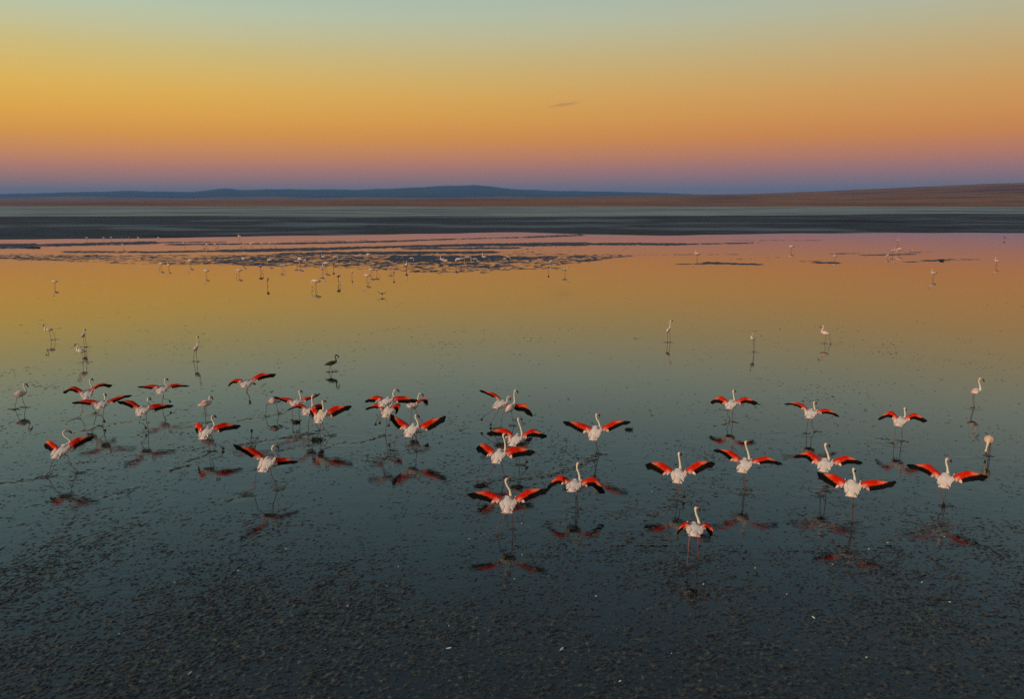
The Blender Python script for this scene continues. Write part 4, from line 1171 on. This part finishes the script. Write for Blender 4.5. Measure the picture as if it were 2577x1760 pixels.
# ------------------------------------------------------------------ far birds, one mesh each, built once per pose
def far_mesh(kind):
    mb = MB()
    dark = kind in ('dark',)
    stork = kind == 'stork'
    wcol = (0.8, 0.62, 0.55) if not dark else (.05, .04, .035)
    wing2 = (0.50, 0.16, 0.14) if not dark else (.02, .02, .02)
    if stork:
        wcol = (.8, .75, .66); wing2 = (.012, .012, .012)
    z = 0.60
    spine = [(-0.34, 0, z - 0.03), (-0.2, 0, z - 0.01), (0.0, 0, z + 0.01), (0.16, 0, z + 0.02), (0.24, 0, z + 0.03)]
    necks = {'s': [(0.29, 0, z + 0.10), (0.24, 0, z + 0.24), (0.23, 0, z + 0.37), (0.27, 0, z + 0.43), (0.33, 0, z + 0.42)],
             'dark': [(0.29, 0, z + 0.10), (0.24, 0, z + 0.24), (0.23, 0, z + 0.37), (0.27, 0, z + 0.43), (0.33, 0, z + 0.42)],
             'stork': [(0.28, 0, z + 0.08), (0.28, 0, z + 0.2), (0.29, 0, z + 0.29), (0.33, 0, z + 0.30)],
             'feed': [(0.33, 0, z + 0.02), (0.40, 0, z - 0.14), (0.41, 0, z - 0.32), (0.38, 0, z - 0.44)],
             'tuck': [(0.26, 0, z + 0.08), (0.20, 0, z + 0.14), (0.10, 0, z + 0.13), (0.04, 0, z + 0.12)],
             'tall': [(0.27, 0, z + 0.12), (0.28, 0, z + 0.35), (0.28, 0, z + 0.5), (0.32, 0, z + 0.55)]}[kind]
    P0 = catmull(spine, 8); NK = catmull([spine[-1]] + necks, 12)
    W = np.interp(np.linspace(0, 1, 8), [0, .25, .5, .8, 1], [.02, .07, .115, .105, .07])
    R = np.interp(np.linspace(0, 1, 12), [0, .12, .25, .85, .93, 1], [.07, .05, .036, .026, .036, .024])
    t = np.linspace(0, 1, 8)
    nn = len(P0)
    cols = [lerp(wing2, wcol, min(1, max(0, (x - (0.4 if stork else 0.1)) / (0.5 if stork else 0.35)))) for x in t] + [wcol] * 11
    mb.loft(np.vstack([P0, NK[1:]]), np.concatenate([W, R[1:]]), np.concatenate([W * 1.05, R[1:]]), cols, 8)
    h = NK[-1]
    d = {'feed': np.array([-0.09, 0, -0.08]), 'tuck': np.array([-.05, .02, -.05]), 'stork': np.array([.2, 0, -.06])}.get(kind, np.array([0.10, 0, -0.10]))
    B = [h, h + d * 0.5 + np.array([0, 0, .02]), h + d]
    bc = [(.5, .2, .18), (.1, .03, .03), BILLB] if not stork else [(.4, .08, .03)] * 3
    mb.loft(B, [.026, .028, .008], [.026, .03, .008], bc, 6)
    for sx in (-0.03, 0.09):
        leg(mb, [(0.02, 0.03 * (1 if sx > 0 else -1), z - 0.05), (sx - 0.02, 0.03, z - 0.30), (sx + 0.03, 0.03 * (1 if sx > 0 else -1), -0.03)], 1.35 if not stork else 1.2, lcol=(.34, .12, .11))
    # folded wings along the back
    for q in (-1, 1):
        Pw = catmull([(0.15, q * .06, z + .03), (-0.05, q * .075, z + .02), (-0.25, q * .05, z), (-0.38, q * .015, z - .04)], 6)
        mb.loft(Pw, np.array([.02, .05, .055, .045, .03, .008]), np.array([.03, .08, .09, .07, .045, .01]),
                lambda tt, a: lerp(lerp(wcol, wing2, min(1, max(0, .25 - a * .7))), wing2, min(1, max(0, (tt - .55) / .3))), 8, 0)
    me_o = mb.build('flamingo', [M_PLUME, M_SKIN], None, np.zeros(3))
    me = me_o.data
    bpy.data.objects.remove(me_o)
    return me


ORD = ['first', 'second', 'third', 'fourth', 'fifth', 'sixth', 'seventh', 'eighth', 'ninth', 'tenth', 'eleventh', 'twelfth', 'thirteenth', 'fourteenth', 'fifteenth', 'sixteenth',
       'seventeenth', 'eighteenth', 'nineteenth', 'twentieth']
TENS = {2: 'twenty', 3: 'thirty', 4: 'forty', 5: 'fifty', 6: 'sixty', 7: 'seventy'}


def ordinal(i):
    if i < 20:
        return ORD[i]
    k = i + 1
    t, u = divmod(k, 10)
    if u == 0:
        return {30: 'thirtieth', 40: 'fortieth', 50: 'fiftieth', 60: 'sixtieth', 70: 'seventieth'}[k]
    return TENS[t] + '-' + ORD[u - 1]


FA = (380, 580, 6.835); FB = (700, 580, 6.835); FC = (1020, 580, 5.282); FD = (1700, 580, 5.282); FE = (2137, 580, 5.282); FF = (0, 580, 5.282)
# crop, x, y of the body, y of its reflection, heading (l, r, a = away, t = towards), pose
FAR = [(FA, 185, 572, 728, 'l', 'feed'), (FA, 315, 590, 738, 'l', 's'), (FA, 690, 515, 678, 'l', 's'), (FA, 960, 695, 870, 'l', 's'), (FA, 1525, 685, 865, 'l', 'feed'),
       (FA, 1600, 492, 655, 'l', 'tuck'), (FA, 1890, 615, 830, 'a', 'feed'), (FA, 2010, 840, 1085, 'a', 'tuck'), (FA, 2055, 505, 655, 'l', 'feed'), (FA, 2255, 600, 765, 'r', 'feed'),
       (FA, 125, 128, 215, 'r', 'tuck'), (FA, 570, 215, 300, 'l', 'tuck'), (FA, 915, 212, 325, 'r', 's'), (FA, 965, 240, 330, 'l', 'feed'), (FA, 1108, 240, 325, 'l', 's'),
       (FA, 1145, 222, 292, 'r', 'feed'), (FA, 1530, 100, 215, 'l', 's'), (FA, 1550, 222, 296, 'r', 'tuck'), (FA, 1610, 240, 312, 'r', 'feed'), (FA, 1722, 230, 335, 'l', 's'),
       (FA, 1748, 222, 300, 'r', 'feed'), (FA, 1895, 228, 310, 'r', 'feed'), (FA, 2052, 220, 305, 'l', 's'), (FA, 2138, 220, 300, 'r', 'tuck'),
       (FB, 320, 530, 690, 'r', 'feed'), (FB, 385, 497, 700, 'l', 'tuck'), (FB, 455, 520, 640, 'r', 's'), (FB, 760, 655, 825, 'r', 's'), (FB, 835, 562, 770, 'l', 'feed'),
       (FB, 955, 572, 745, 'a', 'tuck'), (FB, 785, 455, 600, 'l', 's'), (FB, 660, 865, 1155, 'l', 'feed'), (FB, 1040, 780, 1050, 'a', 'feed'), (FB, 1272, 728, 885, 'a', 's'),
       (FB, 1365, 442, 590, 'r', 'tuck'), (FB, 1560, 418, 580, 'l', 'tuck'), (FB, 1540, 775, 980, 'l', 's'), (FB, 1610, 672, 850, 'l', 's'), (FB, 1695, 678, 840, 'r', 'feed'),
       (FB, 1930, 642, 785, 'r', 'feed'), (FB, 1992, 725, 890, 'a', 'tuck'), (FB, 2205, 592, 785, 't', 's'), (FB, 975, 455, 610, 'r', 'feed'),
       (FC, 80, 370, 475, 'r', 'feed'), (FC, 15, 455, 590, 'a', 'tuck'), (FC, 500, 387, 535, 'l', 's'), (FC, 528, 407, 550, 'r', 'tuck'), (FC, 680, 402, 560, 't', 'tuck'),
       (FC, 712, 382, 522, 'l', 'feed'), (FC, 742, 376, 515, 'r', 'feed'), (FC, 825, 355, 510, 'r', 'feed'), (FC, 920, 380, 490, 'r', 'feed'), (FC, 1055, 352, 490, 'l', 's'),
       (FC, 1315, 380, 475, 'r', 'tuck'), (FC, 1365, 360, 440, 'r', 'feed'), (FC, 1945, 412, 500, 'l', 'feed'),
       (FD, 290, 310, 450, 'l', 's'), (FD, 1540, 214, 340, 'l', 'tuck'), (FD, 2120, 342, 445, 'l', 's'),
       (FE, 515, 326, 418, 'l', 'feed'), (FE, 575, 270, 396, 'r', 's'), (FE, 672, 243, 380, 'l', 'feed'), (FE, 645, 135, 240, 'r', 'tuck'), (FE, 812, 245, 320, 'r', 'feed'),
       (FE, 1120, 567, 720, 'l', 's'), (FE, 1960, 408, 545, 'a', 's'), (FE, 2066, 102, 150, 'l', 'dark'),
       (FF, 735, 680, 828, 'l', 's'), (FF, 1155, 106, 150, 'r', 'tuck'), (FF, 1385, 104, 152, 'l', 'feed'), (FF, 1480, 100, 150, 'r', 'tuck'), (FF, 1627, 98, 160, 'a', 'tuck'),
       (FF, 1720, 98, 160, 't', 'tuck'), (FF, 1845, 106, 152, 'l', 's'), (FF, 1640, 194, 265, 'l', 's')]
POSE_TXT = {'s': 'neck raised', 'feed': 'head lowered', 'tuck': 'head tucked', 'dark': 'dark plumage'}
HEAD_TXT = {'l': 'facing left', 'r': 'facing right', 'a': 'seen from behind', 't': 'seen from the front'}


def build_far():
    meshes = {k: far_mesh(k) for k in ('s', 'feed', 'tuck', 'dark')}
    rows = []
    for crop, x, yb, yr, hd, pose in FAR:
        u = crop[0] + x / crop[2]; vb = crop[1] + yb / crop[2]; vr = crop[1] + yr / crop[2]
        rows.append((u, vb, vr, hd, pose))
    rows.sort()
    for i, (u, vb, vr, hd, pose) in enumerate(rows):
        vg = 0.5 * (vb + vr)
        g = ground(u, vg)
        f = g - CAM; f[2] = 0; f /= np.linalg.norm(f)
        pb = on_plane(u, vb, g, f, 0)
        sc = min(max(pb[2] / 0.60, 0.72), 1.15)
        o = bpy.data.objects.new('flamingo', meshes[pose])
        COL.objects.link(o)
        o.location = g.tolist()
        rz = {'l': math.pi, 'r': 0.0, 'a': math.pi / 2, 't': -math.pi / 2}[hd] + random.uniform(-.35, .35)
        o.rotation_euler = (0, 0, rz)
        o.scale = (sc, sc, sc)
        o['label'] = 'distant flamingo %s, %s, %s from left in the far flock' % (HEAD_TXT[hd], POSE_TXT[pose], ordinal(i))
        o['category'] = 'flamingo'
        o['group'] = 'far flock of flamingos on the golden water'
    # two black-and-white wading birds
    st = far_mesh('stork'); st.name = 'stork'
    for (x, yb, yr, rz, lab) in ((1905, 508, 592, -math.pi / 2 + 2.9, 'dark-backed stork seen end-on, left of the two on the far water'), (2122, 547, 635, 0.15, 'white stork with black wing ends facing right on the far water')):
        u = FC[0] + x / FC[2]
        g = ground(u, FC[1] + 0.5 * (yb + yr) / FC[2])
        o = bpy.data.objects.new('stork', st); COL.objects.link(o); o.location = g.tolist(); o.rotation_euler = (0, 0, rz); o.scale = (.85,) * 3
        o['label'] = lab; o['category'] = 'stork'; o['group'] = 'pair of storks on the far water'


def build_duck():
    g = ground(2137 + 1227 / 5.282, 580 + 408 / 5.282)
    root = bird_root('duck', g.tolist(), 'small dark duck floating on the orange water at far right', 'ducks', 'duck')
    mb = MB()
    P = catmull([(-.42, 0, .10), (-.2, 0, .08), (.1, 0, .09), (.28, 0, .12), (.36, 0, .24), (.46, 0, .27)], 14)
    R = np.interp(np.linspace(0, 1, 14), [0, .2, .45, .7, .8, .92, 1], [.02, .12, .17, .12, .06, .075, .03])
    mb.loft(P, R, R * .9, [(.03, .022, .02)] * 14, 9)
    mb.build('body', [M_PLUME], root, np.zeros(3)); root.scale = (.75, .75, .75)
    bb = MB(); bb.loft([(.45, 0, .265), (.52, 0, .245), (.57, 0, .24)], [.03, .028, .012], [.022, .014, .006], [(.05, .04, .02)] * 3, 6)
    bb.build('bill', [M_BILL], root, np.zeros(3))


def build_gull():
    crop = FB
    base = ground(700 + 1790 / 6.835, 580 + 1135 / 6.835)
    f = base - CAM; f[2] = 0; f /= np.linalg.norm(f)
    to3 = lambda a, b, d: on_plane(crop[0] + a / crop[2], crop[1] + b / crop[2], base, f, d)
    root = bird_root('gull', base.tolist(), 'small dark bird skimming the golden water with V-shaped wings', 'flying birds', 'bird')
    mb = MB()
    c = to3(1790, 1092, 0)
    P = catmull([c + f * -.3, c + f * -.1, c + f * .12, c + f * .24 + np.array([0, 0, .02]), c + f * .32], 9)
    R = np.interp(np.linspace(0, 1, 9), [0, .3, .6, .85, 1], [.02, .075, .075, .05, .015])
    mb.loft(P, R, R, [(.10, .07, .06)] * 9, 8)
    mb.build('body', [M_PLUME], root, base)
    for sgn, pts in ((-1, [(1775, 1090), (1740, 1075), (1705, 1045)]), (1, [(1805, 1090), (1840, 1075), (1868, 1045)])):
        w = MB()
        Q = catmull([to3(a, b, d) for (a, b), d in zip(pts, (.05, .12, -.02))], 8)
        k = np.linspace(1, 0.15, 8)
        w.loft(Q, 0.13 * k, 0.014 * k + .004, [(.07, .05, .045)] * 8, 8, 0, f)
        w.build('wing', [M_PLUME], root, base)


# ------------------------------------------------------------------ plants and small things on the water
def weed_clump(name, u, v, w, h, n, label, mat, lean=0.35, base_u=None):
    g = ground(u, v)
    e = bpy.data.objects.new(name, None); COL.objects.link(e); e.location = g.tolist()
    e['label'] = label; e['category'] = 'water plant'; e['group'] = 'plants growing out of the water'
    rnd = random.Random(label)
    V, F = [], []
    for i in range(n):
        a = rnd.uniform(0, 2 * math.pi); r = math.sqrt(rnd.random())
        bx, by = w * r * math.cos(a), 0.45 * w * r * math.sin(a)
        hh = h * rnd.uniform(0.45, 1.0) * (1 - 0.35 * r)
        la = rnd.uniform(0, 2 * math.pi); ll = lean * hh * rnd.uniform(0.2, 1.2)
        wd = 0.012 + 0.012 * rnd.random() + 0.01 * h
        wa = rnd.uniform(0, math.pi)
        wx, wy = math.cos(wa) * wd, math.sin(wa) * wd
        k = len(V)
        for t in (0, .4, .75, 1.0):
            cx = bx + math.cos(la) * ll * t * t; cy = by + math.sin(la) * ll * t * t; cz = -0.02 + hh * (t - 0.18 * t * t)
            q = 1 - 0.85 * t
            V += [(cx - wx * q, cy - wy * q, cz), (cx + wx * q, cy + wy * q, cz), (cx + wy * q * .3, cy - wx * q * .3, cz)]
        for s in range(3):
            for j in range(3):
                a_, b_ = k + s * 3 + j, k + s * 3 + (j + 1) % 3
                F.append((a_, b_, b_ + 3, a_ + 3))
    link('leaves', V, F, mat, e, smooth=False)
    # the wet root mat the blades grow from
    mb = MB()
    P = [(-w * .9, 0, -.02), (-w * .5, 0.02, .02), (0, -.02, .035), (w * .5, .01, .02), (w * .9, 0, -.02)]
    mb.loft(catmull(P, 9), np.array([.02, .3, .42, .46, .48, .44, .4, .3, .02]) * w, np.array([.005, .012, .016, .02, .02, .018, .016, .012, .005]), [(.02, .018, .012)] * 9, 9)
    mb.build('root_mat', [M_PLUME], e, np.zeros(3))


def feather(u, v, rz, label, L=0.06):
    g = ground(u, v); g[2] = 0.03
    mb = MB()
    c = np.zeros(3)
    ax = np.array([math.cos(rz), math.sin(rz), 0.12]); sd = np.array([-math.sin(rz), math.cos(rz), 0.0])
    mb.blade(-ax * L * .5, ax * L * .5, sd, np.array([0, 0, 1.0]), L * .38, .006, (.8, .8, .76), 4)
    mb.loft([-ax * L * .75, -ax * L * .4, ax * L * .3], [.004, .005, .003], [.008, .009, .006], [(.8, .76, .65)] * 3, 5)
    o = mb.build('feather', [M_PLUME], None, np.zeros(3), smooth=False)
    o.location = g.tolist()
    o['label'] = label; o['category'] = 'feather'; o['group'] = 'shed feathers lying on the mud'


def build_down():
    rnd = random.Random(5)
    spots = [(1162, 1293), (1181, 1360), (1313, 1321), (1472, 1193), (1314, 1401), (2274, 1361), (2234, 1370), (2186, 1386), (2376, 1355), (1900, 1434), (974, 1480), (1003, 1430), (875, 1530), (1295, 1462),
             (1200, 1560), (1500, 1505), (2095, 1425), (1770, 1475), (2390, 1520), (600, 1440), (720, 1385), (440, 1470), (1750, 1200), (1130, 1580), (1690, 1650), (2180, 1660), (300, 1600), (1560, 1720), (820, 1640), (1980, 1500), (1640, 1240), (2320, 1470)]
    mb = MB()
    for u, v in spots:
        g = ground(u, v); g[2] = 0.032
        for k in range(2):
            a = rnd.uniform(0, 6.28); L = rnd.uniform(.010, .022)
            ax = np.array([math.cos(a), math.sin(a), .4]) * L; sd = np.array([-math.sin(a), math.cos(a), .2])
            mb.blade(g - ax, g + ax, sd, np.array([0, 0, 1.0]), L * 1.0, .004, (.8, .8, .78), 4)
    o = mb.build('down_feathers', [M_DOWN], None, np.zeros(3), smooth=False)
    o['kind'] = 'stuff'; o['label'] = 'tiny white down feathers scattered over the mud'; o['category'] = 'feathers'


def build_haze():
    V = [(-9500, -300, -1.1), (9500, -300, -1.1), (9500, 12500, -1.1), (-9500, 12500, -1.1), (-9500, -300, 170), (9500, -300, 170), (9500, 12500, 170), (-9500, 12500, 170)]
    F = [(0, 3, 2, 1), (4, 5, 6, 7), (0, 1, 5, 4), (1, 2, 6, 5), (2, 3, 7, 6), (3, 0, 4, 7)]
    m = bpy.data.materials.new('evening_haze'); m.use_nodes = True
    n, l = m.node_tree.nodes, m.node_tree.links
    n.clear()
    out = n.new('ShaderNodeOutputMaterial'); pv = n.new('ShaderNodeVolumePrincipled')
    pv.inputs['Color'].default_value = (0.22, 0.48, 1.0, 1)
    pv.inputs['Density'].default_value = HAZE
    pv.inputs['Anisotropy'].default_value = 0.0
    l.new(pv.outputs[0], out.inputs['Volume'])
    o = link('haze', V, F, m, smooth=False)
    o['kind'] = 'stuff'; o['label'] = 'thin bluish evening haze over the plain'; o['category'] = 'haze'


HAZE = 1.25e-4

build_land()
build_hills()
for b in BIRDS + STANDERS:
    make_bird(b)
build_far()
build_duck()
build_gull()
FEET = [np.asarray(p) for p in FEET]
build_water()
build_clods()
build_rings()
weed_clump('water_weed', 660 + 890 / 6.6125, 960 + 985 / 6.6125, 0.20, 0.28, 40, 'greenish brown weed clump in the water under the cream-bodied flamingo', M_WEED)
weed_clump('water_weed', 660 + 565 / 6.6125, 960 + 690 / 6.6125, 0.14, 0.20, 34, 'dark bristly weed clump between the legs of the shallow-V flamingo', M_REED)
weed_clump('water_weed', 1160 + 330 / 6.6125, 1180 + 300 / 6.6125, 0.20, 0.13, 30, 'low dark weed tuft by the left foot in the centre column', M_REED)
weed_clump('water_weed', 1160 + 960 / 6.6125, 1180 + 320 / 6.6125, 0.17, 0.09, 30, 'low green weed tuft behind the lowest centre flamingo', M_WEED)
weed_clump('water_weed', 1360 + 1465 / 6.6125, 1020 + 415 / 6.6125, 0.16, 0.28, 14, 'twiggy dark weed beside a straight black wing tip', M_REED)  # made-up clump, stands in for the mirror image of an absent flamingo
weed_clump('reed_tussock', 83, 624, 1.25, 0.45, 260, 'dark reed tussock standing in far water at the left edge', M_REED, lean=0.25)
feather(479, 1699, 1.2, 'white feather lying on dark mud at the bottom left')
feather(1131, 1636, 0.2, 'white feather on wet mud at bottom centre', 0.075)
feather(2046, 1558, 2.0, 'white feather on the mud at lower right')
feather(1414, 1638, 0.9, 'small pale feather on mud right of bottom centre', 0.08)
build_down()
build_haze()
